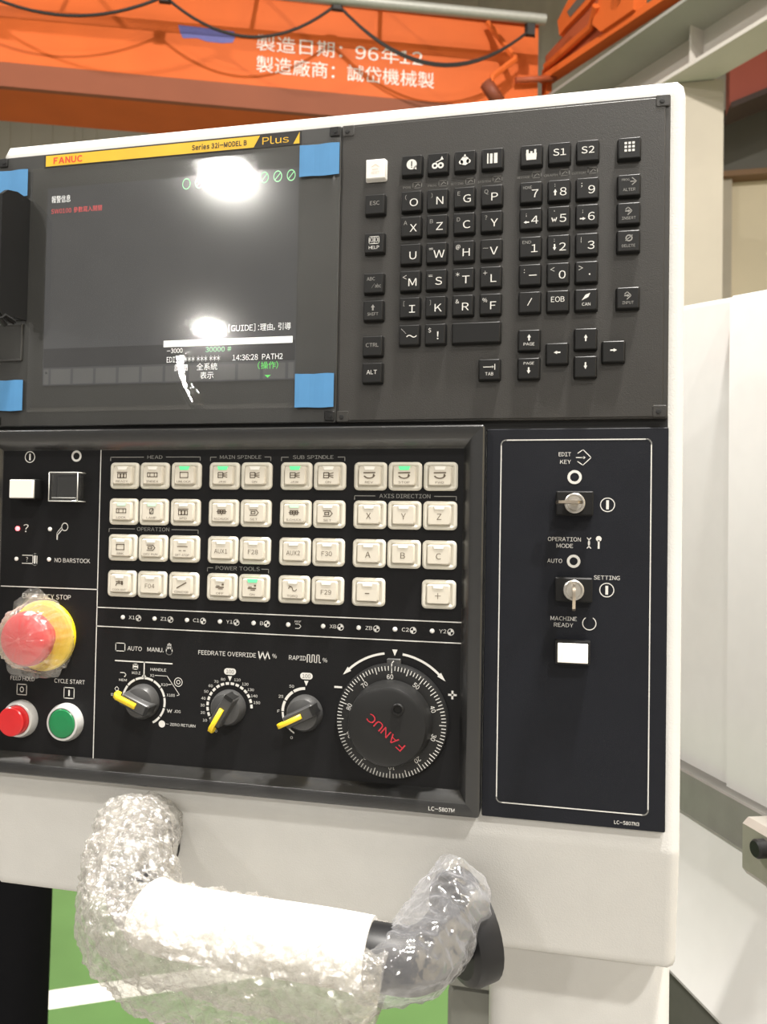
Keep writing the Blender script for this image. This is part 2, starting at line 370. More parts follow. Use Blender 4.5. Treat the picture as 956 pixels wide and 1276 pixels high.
# runway beam: an I-section on brackets, and the columns that carry it
RB = thing('runway_beam', tuple(rp(800, 0, 3000)), 'long pale grey crane runway beam rising to the top right corner behind the pendant', 'beam')
m_ = MB(); rbox(m_, -2600, 3600, -15, 15, 3165, 3440); m_.build('web', BEAMG, RB)
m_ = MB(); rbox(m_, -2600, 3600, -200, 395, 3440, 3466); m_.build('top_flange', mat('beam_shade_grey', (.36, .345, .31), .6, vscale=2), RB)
m_ = MB(); rbox(m_, -2600, 3600, -150, 150, 3135, 3165); m_.build('bottom_flange', BEAMG, RB)
m_ = MB(); rbox(m_, -2600, 3600, 250, 300, 3466, 3490); m_.build('rail', mat('rail_rust', (.12, .06, .04), .6), RB)
m_ = None
for s in (-1200, 215, 1630, 3045):
    if m_ is None:
        m_ = MB(); rbox(m_, s-8, s+8, 15, 145, 3165, 3440); stf = m_.build('stiffener', BEAMG, RB, org=tuple(rp(s, 15, 3165)))
    else: link('stiffener', stf.data, RB, tuple(rp(s, 15, 3165)))
CO = thing('hall_column', (1110, 5900, -Z0), 'beige steel column under the runway beam at upper right', 'column')
m_ = MB(); m_.box(920, 1300, 5760, 6040, -Z0, 2990); m_.build('shaft', COLB, CO)
m_ = MB(); m_.box(920, 1300, 5760, 6040, 2991, 3125); m_.build('cap_plate', COLB, CO)
m_ = MB(); m_.box(840, 1380, 5680, 6120, -Z0, -Z0+30); m_.build('base_plate', COLB, CO)
RD = thing('far_beam', (3500, 8700, 4700), 'dull red beam crossing high behind the column at the right edge', 'beam')
m_ = MB(); m_.loft([[(1850, 8500, 4300), (6500, 8500, 5900), (6500, 8500, 6400), (1850, 8500, 4850)], [(1850, 8700, 4300), (6500, 8700, 5900), (6500, 8700, 6400), (1850, 8700, 4850)]]); m_.build('web', REDB, RD)
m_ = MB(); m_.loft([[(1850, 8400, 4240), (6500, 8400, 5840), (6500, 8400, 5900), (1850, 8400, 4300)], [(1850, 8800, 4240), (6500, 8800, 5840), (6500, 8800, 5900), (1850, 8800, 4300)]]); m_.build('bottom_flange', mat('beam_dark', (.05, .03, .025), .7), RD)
m_ = MB(); m_.box(2300, 2420, 8550, 8700, 4850, 5600); m_.build('hanger', REDB, RD)

# high bay lamps
lampsrc = None
for i, (x, y, z, p) in enumerate(LAMPS):
    T = thing('high_bay_lamp', (x, y, z), ['bell-shaped high bay lamp hung to the front right of the pendant', 'bell-shaped high bay lamp hung furthest right of the pendant', 'large bell-shaped high bay lamp far behind the camera, mirrored in the screen', 'bell-shaped high bay lamp hung almost straight above the pendant', 'large bell-shaped high bay lamp furthest behind the camera, mirrored low in the screen', 'added bell-shaped high bay lamp behind the camera, for sheen on the keyboard', 'added bell-shaped high bay lamp left of the pendant, to brighten the machine'][i], 'lamp', 'high bay lamps under the hall ceiling')
    sc = 1.5 if i in (2, 4) else 1
    rings = [[Vector((x+r*sc*math.cos(a*PI/14), y+r*sc*math.sin(a*PI/14), z+h*sc)) for a in range(28)] for h, r in ((-10, 300), (5, 300), (120, 270), (260, 150), (280, 90))]
    inner = [[Vector((x+r*sc*math.cos(a*PI/14), y+r*sc*math.sin(a*PI/14), z+h*sc)) for a in range(28)] for h, r in ((-10, 300), (-10, 294), (8, 292), (115, 262), (250, 140))]
    m_ = MB(); m_.loft(rings, False, True); m_.loft(inner, False, True); m_.build('reflector', GALV, T)
    m_ = MB(); m_.loft([[Vector((x+80*math.cos(a*PI/8), y+80*math.sin(a*PI/8), z+h*sc)) for a in range(16)] for h in (281, 430)]); m_.build('ballast_housing', KNOB, T)
    m_ = MB(); m_.tube([(x, y, z+431*sc), (x, y, 7600)], 12, 8); m_.build('stem', GALV, T)

# ================================================================== MACHINE behind the pendant
M0 = Vector((679, -348, 0)); Ms = Vector((-.384, .923, 0)); Mn = Vector((-.923, -.384, 0))
def mp(s, o, z): return M0+Ms*s+Mn*o+Vector((0, 0, z))
MC = thing('machine_tool', (800, 900, -Z0), 'white machine tool enclosure standing behind the right side of the pendant', 'machine')
def mprism(prof, s0, s1):        # profile (o,z) run along s
    mb = MB(); mb.loft([[mp(s0, o, z) for o, z in prof], [mp(s1, o, z) for o, z in prof]]); return mb
m_ = MB()
top = [(300, 90), (786, -28), (945, 0), (1300, 60)]
def ztop(s): return -28+(s-786)*(28/159)
for s0, s1, o in ((600, 844, 6), (846, 1300, 0)):
    dm = MB(); e = 7
    dm.loft([[mp(s0, o, -584), mp(s1, o, -584), mp(s1, o, ztop(s1)-e), mp(s0, o, ztop(s0)-e)],
             [mp(s0, o-4, -584), mp(s1, o-4, -584), mp(s1, o-4, ztop(s1)), mp(s0, o-4, ztop(s0))],
             [mp(s0, o-45, -584), mp(s1, o-45, -584), mp(s1, o-45, ztop(s1)+3), mp(s0, o-45, ztop(s0)+3)]])
    d = dm.build('door_panel', MWHITE, MC)
m_ = MB(); m_.loft([[mp(s, -48, -584), mp(s, -48, ztop(s)-12), mp(s, -700, ztop(s)-12), mp(s, -700, -584)] for s in (600, 1300)]); m_.build('enclosure', MWHITE, MC)
m_ = mprism([(-40, -585.5), (10, -585.5), (10, -590), (-40, -590)], 846, 1300); m_.build('door_gap', GAP, MC)
m_ = mprism([(22, -583), (24, -585), (24, -631), (22, -634), (-30, -634), (-30, -586)], 600, 1300); m_.build('door_rail', RAIL, MC)
m_ = mprism([(12, -635), (12, -640), (60, -801), (58, -806), (-680, -806), (-680, -635)], 600, 1300); m_.build('skirt_panel', MWHITE, MC)
m_ = mprism([(-60, -807), (-60, -Z0), (-660, -Z0), (-660, -807)], 620, 1300); m_.build('plinth', MDARK, MC)
br = mprism([(24.5, -584), (28, -578), (54, -578), (60, -584), (60, -628), (55, -634), (28, -634), (24.5, -630)], 612, 734); br.build('rail_bracket', mat('bracket_steel', (.42, .39, .35), .38, .5), MC)
m_ = MB()
m_.lathe(0, 0, [(0, 9), (-8, 9), (-10, 7.5)], 20)
m_.build('bracket_bolt', KNOBD, MC, xf=Matrix.Translation(mp(700, 60.5, -596)) @ Matrix.Rotation(math.atan2(-Mn.x, Mn.y)+0, 4, 'Z') @ Matrix.Rotation(PI, 4, 'Z'))
m_ = mprism([(14, -635.5), (46, -635.5), (40, -646), (26, -652)], 616, 722); m_.build('bracket_gusset', RAIL, MC)
# dark base of the machine, seen under the pendant
BS = thing('machine_underbody', (300, 900, -Z0), 'dark grey machine tank low behind the pendant post', 'underbody')
m_ = MB(); m_.rr(97, (-925-Z0)/2, [(560, 6), (566, 0), (800, 0), (806, 6)], 165, Z0-925, 12); m_.build('underbody_box', MDARK, BS)
m_ = MB(); m_.rr(97, -915, [(552, 3), (556, 0), (806, 0)], 170, 18, 6); m_.build('underbody_top', MDARK, BS)

# ================================================================== PENDANT
PD = thing('control_pendant', (-25, 60, -594), 'white painted sheet-metal operator pendant holding the black control panels', 'pendant')
def body_ring(x, d):
    prof = [(12, 13.4), (7.5, 11.5), (5.5, 8), (5, 4), (5, 1), (5, -507), (5, -509), (5.3, -511), (5.8, -514), (19.4, -587), (20, -590), (22, -593), (27, -595), (120, -595), (120, 13.4)]
    return [(x, y+(d if y < 50 else 0), z-(d if z > 0 else 0)+(d*.4 if z < -585 else 0)) for y, z in prof]
m_ = MB(); m_.loft([body_ring(-291.5, 6), body_ring(-289.8, 2.4), body_ring(-285.5, 0), body_ring(-282.5, 0), body_ring(232.5, 0), body_ring(235.5, 0), body_ring(239.8, 2.4), body_ring(241.5, 6)])
m_.build('housing', WHITE, PD, smooth=50)
m_ = MB(); m_.box(-290, 231, 4.2, 5.2, -226.5, -218); m_.build('divider_gap', GAP, PD)
# handle on the lower face
bar = [(-142, 16, -540), (-136, -10, -536), (-126, -45, -533), (-112, -72, -540), (-90, -84, -548), (-50, -86, -550.5), (20, -86, -552), (58, -86, -554), (78, -80, -557), (89, -60, -559), (93, -32, -562), (95, -4, -565)]
def smoothpath(p, n=5):
    p = [Vector(q) for q in p]; out = []
    for i in range(len(p)-1):
        a, b, c, d = p[max(i-1, 0)], p[i], p[i+1], p[min(i+2, len(p)-1)]
        for k in range(n):
            t = k/n; out.append(.5*((2*b)+(c-a)*t+(2*a-5*b+4*c-d)*t*t+(3*b-a-3*c+d)*t**3))
    return out+[p[-1]]
barp = smoothpath(bar)
H = MB(); H.tube(barp, 19, 20); hd = H.build('handle', BLKH, PD); tag(hd, 'thick black tubular grip handle')
for (c, nd) in (((-146, 8, -541), Vector((.12, -1, .05))), ((99, -14, -566), Vector((-.80, -.60, -.15)))):
    m_ = MB(); c = Vector(c); nd.normalize()
    q_ = .68 if c.x < 0 else 1; m_.tube([c+nd*-10, c+nd*2, c+nd*6, c+nd*8], [37*q_, 37*q_, 35*q_, 30*q_], 32); m_.build('flange', BLKH, hd)
# post under the pendant
PO = thing('pendant_post', (170, 160, -Z0), 'white square post carrying the pendant, seen under its lower edge at right', 'post')
def post_ring(z):
    return [(x, y, z) for x, y in rrect(177.5, 120, 133, 120, 15, 6)]
m_ = MB(); m_.loft([post_ring(-597), post_ring(-Z0+32)]); m_.build('post_tube', WHITE, PO)
m_ = MB(); m_.loft([[(x, y, z) for x, y in rrect(177.5, 130, 240, 240, 8)] for z in (-Z0, -Z0+31)]); m_.build('post_foot', WHITE, PO)
# ------------------------------------------------------------------ screen unit
LU = thing('display_unit', (-145, 5, -220), 'black screen unit with yellow strip at the pendant upper left', 'screen')
m_ = MB(); m_.rr(-145, -110, [(4.8, 0), (.6, 0), (0, .6)], 290, 219.4, 1.2); m_.build('bezel', LCDB, LU)
m_ = MB(); m_.box(-244, -32, -.25, -.02, -187.5, -28.5); dis = m_.build('display', SCR, LU)
m_ = MB(); m_.box(-247.5, -31, -.6, -.02, -11.6, -1.4); ys = m_.build('label_strip', BLKINK, LU)
p = Print(-.75); p.quad(-246, -68.5, -10.8, -2.2); p.poly([(-68.5, -10.8), (-63.5, -2.2), (-68.5, -2.2)]); p.poly([(-37, -10.8), (-32.2, -10.8), (-32.2, -2.2)]); p.build('yellow_band', YSTRIP, ys, smooth=0)
p = Print(-.9); p.text('FANUC', -239, -6.7, 4.8, 26, -1, bold=.035); p.build('lettering', REDINK, ys, smooth=0)
p = Print(-.9); p.text('Series 32i-MODEL B', -119, -6.7, 3.7, 45, -1, bold=.035); p.build('lettering', BLKINK, ys, smooth=0)
p = Print(-.9); p.text('Plus', -61.5, -6.6, 5.4, 21, -1); p.build('lettering', YSTRIP, ys, smooth=0)
# what the screen shows
p = Print(-.5); p.text('報警信息', -240, -38, 4.6, 17, -1); p.text(')] -> [GUIDE] :理由, 引導', -36, -147.5, 4.4, 66, 1)
p.text('-3000', -136, -163, 3.4, 13, -1); p.text('EDIT **** *** ***', -136, -169.8, 4.2, 44, -1); p.text('14:36:28  PATH2', -42, -169.8, 4.2, 40, 1)
p.text('詳細', -124, -176.3, 4.2, 11); p.text('全系統', -102.6, -176, 4.3, 17); p.text('表示', -102.5, -182.6, 4.3, 11); p.quad(-139, -34.5, -160, -155)
p.build('screen_text', SCRW, dis, smooth=0)
p = Print(-.5)
for k in range(9):
    cx = -123+k*10.6; p.ring(cx, -34.2, 4.0, .9, 20, .78); p.line([(cx-2, -36.6), (cx+2, -31.8)], .7) if k else None
p.text('30000 #', -104, -163, 3.6, 21, -1); p.build('screen_text', SCRG, dis, smooth=0)
p = Print(-.5); p.text('(操作)', -53.5, -176.3, 4.4, 16); p.poly([(-56, -183.6), (-53.5, -185.6), (-51, -183.6)]); p.build('screen_text', SCRGB, dis, smooth=0)
p = Print(-.5); p.text('SW0100 參數寫入開關', -240, -47.5, 3.6, 45, -1); p.build('screen_text', SCRR, dis, smooth=0)
p = Print(-.4); p.quad(-243, -238.5, -186.5, -174.5); p.poly([(-242, -178), (-240.7, -176), (-239.5, -178)])
for k in range(10):
    x = -236.5+k*19.9; p.quad(x, x+17.6, -186.5, -174.5)
p.quad(-37.5, -33.2, -186.5, -174.5); p.build('soft_key_boxes', SCRB, dis, smooth=0)
p = Print(-.35); p.quad(-243.5, -32.5, -173, -158); p.build('status_field', mat('screen_dark', (.04, .04, .042), .12, emit=(1, 1, 1), estr=.012), dis, smooth=0)
for x, z in ((-5, -4.5), (-5, -215), (-285, -4.5), (-285, -215)):
    m_ = MB(); m_.rr(x, z, [(-.02, 0), (-.9, 0), (-1.3, .5)], 7.5, 7, .8); m_.lathe(x+.6, z, [(-1.2, 1.8), (-1.6, 1.8), (-1.7, 1.2)], 12); m_.build('corner_clip', KNOBD, LU)
# memory card door standing open at the left
m_ = MB(); m_.loft([[(x, y, z) for y, z in ((-.5, -37), (-16, -36.5), (-27, -39.5), (-33, -45), (-33, -135), (-26, -141), (-18, -136), (-.5, -134.5))] for x in (-262.5, -259.5)])
dr = m_.build('card_door', KEY, LU); tag(dr, 'open black memory card door')
m_ = MB(); m_.tube([(-261, -14, -139), (-261, -26, -137), (-261, -30, -140), (-261, -24, -144)], 2.2, 8); m_.build('door_latch', KEY, dr)
m_ = MB(); m_.box(-289.5, -262.8, -1.4, -.05, -134, -38); m_.build('card_slot', GAP, LU)
sl = None
for z in (-50, -78, -104):
    if sl is None: m_ = MB(); m_.box(-289, -281, -4, -1.5, z-8, z+8); sl = m_.build('slot_label', WCAP, LU, org=(-285, -2, z))
    else: link('slot_label', sl.data, LU, (-285, -2, z))
m_ = MB(); m_.rr(-276, -152, [(-.02, 0), (-1.6, 0), (-2, .4), (-2, 1.2), (-1.2, 1.6)], 27, 30, 1.2); m_.build('slot_cover', LCDB, LU)
# protective film taped over the screen unit
# a fold in the film: a narrow facet, its tilt solved to mirror a lamp as a bright streak, that curves down across the screen's lower middle
FT = []
A_ = 0.0; eye = Vector((162.6, -563, -298.5)); lamp = Vector(LAMPS[2][:3])
for k in range(110):
    z_ = -163-k*.42; t = min(1, max(0, (-z_-163)/46)); xc_ = -124+17*t*t
    p_ = Vector((xc_, -2, z_)); n_ = ((eye-p_).normalized()+(lamp-p_).normalized()).normalized()
    hx_ = n_.x/n_.y; hz_ = n_.z/n_.y
    A_ -= (hz_-hx_*34*t/46)*.42; FT.append((z_, xc_, A_, hx_, 4.6-2.2*t))
def FOLD(z):
    k = max(0, min(len(FT)-1, int(round((-163-z)/.42)))); f = FT[k]
    return f[1], (0 if z > -163 else f[2]), f[3], f[4]
def filmmesh():
    nx, nz = 230, 180; vs = []; fs = []
    ss = lambda t: max(0, min(1, t))**2*(3-2*max(0, min(1, t)))
    for j in range(nz+1):
        for i in range(nx+1):
            x = -257+255.5*i/nx; z = -208.5+196.5*j/nz
            e = max(0, min(1, (x+257)/4, (-1.5-x)/4, (z+208.5)/3, (-12-z)/3))
            h = 1.0*e+.10*e*noise.noise(Vector((x*.010, z*.012, 3)))
            xc, A, hx, w = FOLD(z)
            c = 1-ss((abs(x-xc)-w)/4.0)
            h += c*max(0, A+hx*(x-xc))*ss((z+208.5)/3)*ss((-163-z)/4)*(1 if z < -163 else 0)
            vs.append((x, -1.3-h, z))
    for j in range(nz):
        for i in range(nx):
            a = j*(nx+1)+i; fs.append((a, a+1, a+nx+2, a+nx+1))
    mb = MB(); mb.flat = True; mb.add(vs, fs); return mb
ft = filmmesh().build('protective_film', SFILM, None, org=(-130, -2, -208), smooth=180)
tag(ft, 'thin clear protective film stretched over the screen between the blue tapes', 'film')
for (x0, x1, z0, z1, lab) in ((-31.2, -.6, -37.2, -13.7, 'blue tape tab at the upper right corner of the screen'), (-31.3, -1.6, -208.8, -184, 'blue tape tab at the lower right corner of the screen'),
                              (-289.5, -261, -34, -12.2, 'blue tape tab at the upper left corner of the screen, above the open card door'), (-289.5, -260.3, -207.3, -182.8, 'blue tape tab at the lower left corner of the screen')):
    m_ = MB(); nx = 8; rows = []
    for j in range(2):
        rows.append([(x0+(x1-x0)*i/nx, -2.6-.15*math.sin(i*1.3+j), (z0, z1)[j]+.3*math.sin(i*.9+2*j)) for i in range(nx+1)])
    back = [[(x, y+.25, z) for x, y, z in r] for r in rows]
    m_.loft([rows[0]+back[0][::-1], rows[1]+back[1][::-1]])
    t_ = m_.build('tape_tab', BLUE, None, org=((x0+x1)/2, -2.6, z0), smooth=0); tag(t_, lab, 'tape', 'blue tape tabs round the screen')

# ------------------------------------------------------------------ keyboard unit
KU = thing('keyboard_unit', (115, 5, -220), 'charcoal keyboard unit with square black keys at the pendant upper right', 'keyboard')
m_ = MB(); m_.rr(115.3, -110, [(4.8, 0), (.9, 0), (.3, .5)], 230.4, 219.6, 1.2); m_.rr(114.3, -110.3, [(.3, 0), (-.3, .3), (-.5, .7)], 226, 217, 1.4); m_.build('plate', MDI, KU)
for x, z in ((5.5, -5), (225.5, -4.5), (5, -215.5), (225, -215)):
    m_ = MB(); m_.rr(x, z, [(-.45, 0), (-.8, 0), (-1.0, .5)], 9, 8, 1); k = m_.build('corner_clip', MDI, KU); m_ = MB(); m_.lathe(x-.6, z-.4, [(-1.0, 1.7), (-1.3, 1.7), (-1.4, 1.0)], 12); m_.build('screw', GAP, k)
CX = [54.1, 72.9, 92.2, 111.5, 138.5, 157.5, 176.4]; RZ = [-36.3, -62.2, -80.6, -100.4, -119.7, -138.8, -158.5]
keysrc = {}
def key(x, z, w=15.4, material=None, label=None):
    k = (w, material)
    if k not in keysrc:
        m_ = MB(); m_.rr(0, 0, [(-.5, -.25), (-.9, 0), (-3.2, .35), (-4.6, .7), (-5, 1.25)], w, 15.4, 1.1)
        o = m_.build('key', material or KEY, None, org=(0, 0, 0)); me = o.data; bpy.data.objects.remove(o); keysrc[k] = me
    o = link('key', keysrc[k], KU, (x, -.0, z))
    if label: o['label'] = label
    return o
def legend(o, prn, m=INK): prn.build('legend', m, o, smooth=0)
KF = -5.12
def kpr(x, z): return Print(KF, x, z)
names = [['O', 'N', 'G', 'P', '7', '8', '9'], ['X', 'Z', 'C', 'Y', '4', '5', '6'], ['U', 'W', 'H', 'V', '1', '2', '3'], ['M', 'S', 'T', 'L', '-', '0', '.'], ['I', 'K', 'R', 'F', '/', 'EOB', 'CAN'], ['~', '!', None, None, None, None, None]]
sups = [['(', ')', 'E', 'Q', 'HOME', '↑', ';'], ['A', 'B', 'D', '?', '←', 'W', '→'], ['', '=', '@', '_', 'END', '↓', '|'], ['<', '=', '*', '+', ':', '<', '>'], ['[', ']', '&', '%', '', '', ''], ['\\', '$', '', '', '', '', '']]
for r in range(6):
    for c in range(7):
        t = names[r][c]
        if t is None: continue
        x, z = CX[c], RZ[r+1]; o = key(x, z, label='black key marked '+t if t.isalnum() else None); p = kpr(x, z); q = sups[r][c]
        if t == 'EOB': p.text('EOB', 0, 1, 3.6, 9)
        elif t == 'CAN':
            p.text('CAN', 0, -3.2, 2, 5.5); p.poly([(-3, -.6), (-.5, 3.2), (2.6, 4.4), (1.4, 1.6), (-1.2, .4)])
        elif t == '-': p.quad(-.6, 4.6, -.9, -.3)
        elif t == '.': p.quad(1.6, 2.5, -2.4, -1.4)
        elif t == '/': p.line([(-1.2, -2.2), (1.4, 2.4)], .5)
        else: p.text(t, 2.0 if not t.isdigit() else 2.8, -1.2, 5.4, sx=1.15)
        legend(o, p)
        if q:
            p = kpr(x, z)
            if q == '↑' or q == '↓':
                p.arrow(-2.6, -1.4, 0, 1 if q == '↑' else -1, 4.4, 1.2); p.text(':', -2.8, 3.6, 2)
            elif q in '←→': p.arrow(-2.9, -2.6, 1 if q == '→' else -1, 0, 3.8, 1.1); p.text(';', -3, 2.6, 2)
            elif q == 'W': p.line([(-4.6, -.8), (-3.9, -3.4), (-3.1, -1.4), (-2.3, -3.4), (-1.5, -.8)], .6); p.text("'", -3, 3, 2)
            elif len(q) > 1: p.text(q, -2.4, 3.2, 2.1, 6)
            else: p.text(q, -3.8, 2.6, 2.8)
            p.build('legend', INKG if q in 'AEBQD?()[]' or len(q) > 1 else INK, o, smooth=0)
# icon row
IC = []
for c in range(7):
    x, z = CX[c], RZ[0]; o = key(x, z, label=['black key with a speech bubble sign', 'black key with gear signs', 'black key with a palette sign', 'black key with three bars', 'black key with a machine sign', 'black key marked S1', 'black key marked S2'][c]); p = kpr(x, z)
    if c == 0: p.disc(0, .4, 3.7, 20); p.poly([(1.2, -2.4), (3.6, -3.6), (3.2, -.4)])
    if c == 1: p.ring(-2, -2, 1.6, 1.2); p.ring(2.2, -2, 1.6, 1.2); p.poly([(1.8, 2), (4.2, 2), (3, 4.6)]); p.line([(-1, .6), (2.4, 2)], .7)
    if c == 2: p.disc(0, -.2, 3.2, 9); p.disc(-2.6, -1, 1.6, 8); p.disc(2.6, -.6, 1.6, 8); p.poly([(-1, 2.4), (1, 2.4), (.4, 4.4), (-.2, 4.4)])
    if c == 3: p.quad(-3.6, -2.6, -3.6, 3.6); p.quad(-1.6, .2, -3.6, 3.4); p.quad(1.2, 3.6, -3.6, 3.6)
    if c == 4: p.poly([(-3.4, -3.4), (3.2, -3.4), (3.6, 1.2), (-3.8, 1.2)]); p.quad(-3.6, -2, 1.2, 3.8); p.quad(-.8, .6, 1.2, 2.6); p.quad(1.8, 3.2, 1.2, 3.8)
    if c > 4: p.text('S%d' % (c-4), 0, .4, 4.6, 8.6, bold=.006)
    legend(o, p)
    if c == 0: p2 = kpr(x, z); p2.y = KF-.08; p2.quad(-.4, .4, -.8, 2.6); p2.quad(-.4, .4, -2, -1.3); p2.build('legend', KEY, o, smooth=0)
    # small print under the key
    p = Print(-.62); w = [('POS', 5.5), ('PROG', 6), ('SETTING', 9), ('SYSTEM', 9), ('MESSAGE', 8.5), ('GRAPH', 9), ('CUSTOM', 9)][c]
    p.text(w[0], x-1.4, z-14.2 if c < 4 else z-13.4, 1.5, w[1], 1); zz = z-13 if c < 4 else z-12.2
    p.rrline(x+.4, x+6.6, zz-2, zz+2, .5, .35); p.line([(x+2, zz-1), (x+4, zz+1), (x+5.2, zz-.4)], .5); p.build('small_print', INKG, KU, smooth=0)
# left column
def fkey(x, z, lab, fn, w=15.4, m=None, ink=INK):
    o = key(x, z, w, m, lab); p = kpr(x, z); fn(p)
    if p.v: p.build('legend', ink, o, smooth=0)
LX = 27.4
fkey(LX, -36.8, 'white reset key', lambda p: (p.line([(-2.6, 1.6), (0, 3), (2.6, 1.4)], .5), p.line([(-2, -.4), (1.8, -.4)], .5), p.text('RESET', 0, -2.8, 1.6, 6)), m=WCAP, ink=mat('pale_tan_ink', (.55, .46, .36), .6))
fkey(LX, -62.6, 'black key marked ESC', lambda p: p.text('ESC', 0, .8, 2.8, 7), ink=INKG)
fkey(LX, -90.7, 'black key marked HELP', lambda p: (p.rrline(-3.6, 3.6, -.6, 4.4, .4, .5), p.line([(0, -.6), (0, 4.4)], .4), p.rrline(-2.6, -.8, .8, 3.4, .2, .4), p.rrline(.8, 2.6, .8, 3.4, .2, .4), p.text('HELP', 0, -3.4, 2.3, 7.6)))
fkey(LX, -119.9, 'black key marked ABC/abc', lambda p: (p.text('ABC', -1.8, 3, 2.4, 6), p.text('/abc', 2.2, -2.2, 2.6, 7)), ink=INKG)
fkey(LX, -139.7, 'black key marked SHIFT', lambda p: (p.arrow(0, 2, 0, 1, 4.4, 1.4), p.text('SHIFT', 0, -2.8, 2.1, 8)), ink=INKG)
fkey(LX, -165.5, 'black key marked CTRL', lambda p: p.text('CTRL', 0, .6, 2.7, 9.4), ink=INKG)
fkey(LX, -184.9, 'black key marked ALT', lambda p: p.text('ALT', 0, .4, 3, 7.6), ink=INK)
fkey((92.2+111.5)/2, -158.5, 'wide blank black space key', lambda p: None, w=34.6)
RX = 203.7
def grid(p):
    for i in range(3):
        for j in range(3): p.quad(-3.3+i*2.5, -1.7+i*2.5, -2.6+j*2.5, -1+j*2.5)
fkey(RX, -36.9, 'black key with a dotted grid', grid)
fkey(RX, -62.2, 'black key marked ALTER', lambda p: (p.line([(2, 0), (4.6, 2.2), (2, 4.6)], .6), p.line([(1, 2.2), (3.4, 2.2)], .6), p.text('PROG', -2.4, 3.6, 1.5, 5), p.text('ALTER', 0, -3.2, 2, 8)), ink=INKG)
fkey(RX, -81.4, 'black key marked INSERT', lambda p: (p.line([(-.6, -1), (2, 1.4), (-.6, 4), (-2, 2.6)], .6), p.arrow(-.6, 1.4, 1, 0, 3.6, 1), p.text('INSERT', 0, -3.4, 1.9, 9)), ink=INKG)
fkey(RX, -100.2, 'black key marked DELETE', lambda p: (p.ring(.2, 1.8, 1.9, .8), p.line([(-1.8, .2), (2.2, 3.6)], .6), p.text('DELETE', 0, -3.4, 1.9, 8.6)), ink=INKG)
fkey(RX, -138.8, 'black key marked INPUT', lambda p: (p.line([(-.6, -1), (2, 1.4), (-.6, 4), (-2, 2.6)], .6), p.arrow(-.6, 1.4, 1, 0, 3.6, 1), p.text('INPUT', 0, -3.4, 1.9, 7.4)), ink=INKG)
fkey(CX[3], -184.7, 'black key marked TAB', lambda p: (p.line([(-4, 1.6), (2.6, 1.6)], .5), p.arrow(2, 1.6, 1, 0, 2.4, 1), p.line([(3.8, -.2), (3.8, 3.4)], .5), p.text('TAB', 0, -3.2, 2.2, 5.6)))
fkey(CX[4], -165.2, 'black PAGE key with an up arrow', lambda p: (p.arrow(0, 1.8, 0, 1, 4.4, 1.3), p.text('PAGE', 0, -2.8, 2, 7.4)))
fkey(CX[4], -184.7, 'black PAGE key with a down arrow', lambda p: (p.arrow(0, -1.6, 0, -1, 4.4, 1.3), p.text('PAGE', 0, 3.4, 1.8, 7)))
fkey(CX[5], -175, 'black left arrow key', lambda p: p.arrow(0, .6, -1, 0, 4.4, 1.2))
fkey(CX[6], -165.6, 'black up arrow key', lambda p: p.arrow(0, .6, 0, 1, 4.6, 1.2))
fkey(CX[6], -184.6, 'black down arrow key', lambda p: p.arrow(0, .6, 0, -1, 4.6, 1.2))
fkey(194.7, -174.8, 'black right arrow key', lambda p: p.arrow(0, .8, 1, 0, 4.4, 1.2))

# ------------------------------------------------------------------ operator panel (with proud frame)
OX0, OX1, OZ0, OZ1 = -290.5, 109.5, -492.5, -224.3
OP = thing('operator_panel', (-90, 5, OZ0), 'black operator panel with ivory push buttons, rotary knobs and dial in a proud frame', 'control panel')
cx, cz, w, h = (OX0+OX1)/2, (OZ0+OZ1)/2, OX1-OX0, OZ1-OZ0
m_ = MB(); m_.rr(cx, cz, [(4.9, 0), (-11, 0), (-12, 1), (-12, 8.6), (-11.4, 9.6), (-4.2, 14.0), (-3, 15.2)], w, h, 2.0, 4, True, False); m_.build('frame', FRAME, OP)
m_ = MB(); m_.rr(cx, cz, [(-3.0, 0), (-3.05, .1)], w-30.4, h-30.4, .5, 4, False, True); m_.build('face_foil', FACE, OP)
FY = -3.2
p = Print(FY)
LW = .75
p.line([(-188.5, -238), (-188.5, -478)], LW); p.line([(-274, -347.6), (-188.5, -347.6)], LW)
for z in (-361.3, -375.8): p.line([(-188.5, z), (94.5, z)], LW)
def brk(x0, xa, xb, x1, z, t, tx, tw, hh=2.6):
    p.line([(x0, z-2.6), (x0, z), (xa, z)], .5); p.line([(xb, z), (x1, z), (x1, z-2.6)], .5); p.text(t, tx, z, hh, tw)
p.build('separator_lines', INK, OP, smooth=0)
for a in ((-180, -152, -133, -105, -245, 'HEAD', -142.5, 12.5), (-96.7, -92, -53.3, -48.6, -245.2, 'MAIN SPINDLE', -72.6, 33), (-40.3, -35, 3, 8.1, -245.4, 'SUB SPINDLE', -16, 31),
          (-179.8, -158.2, -127, -105.4, -300.2, 'OPERATION', -142.6, 27, 2.8), (-97.1, -92.8, -54, -48.6, -328.2, 'POWER TOOLS', -73, 35, 2.8), (15.9, 31, 74.2, 89.6, -273.4, 'AXIS DIRECTION', 52.7, 37, 2.8)):
    p = Print(FY); brk(*a); p.build('group_caption', INKG, OP, smooth=0)
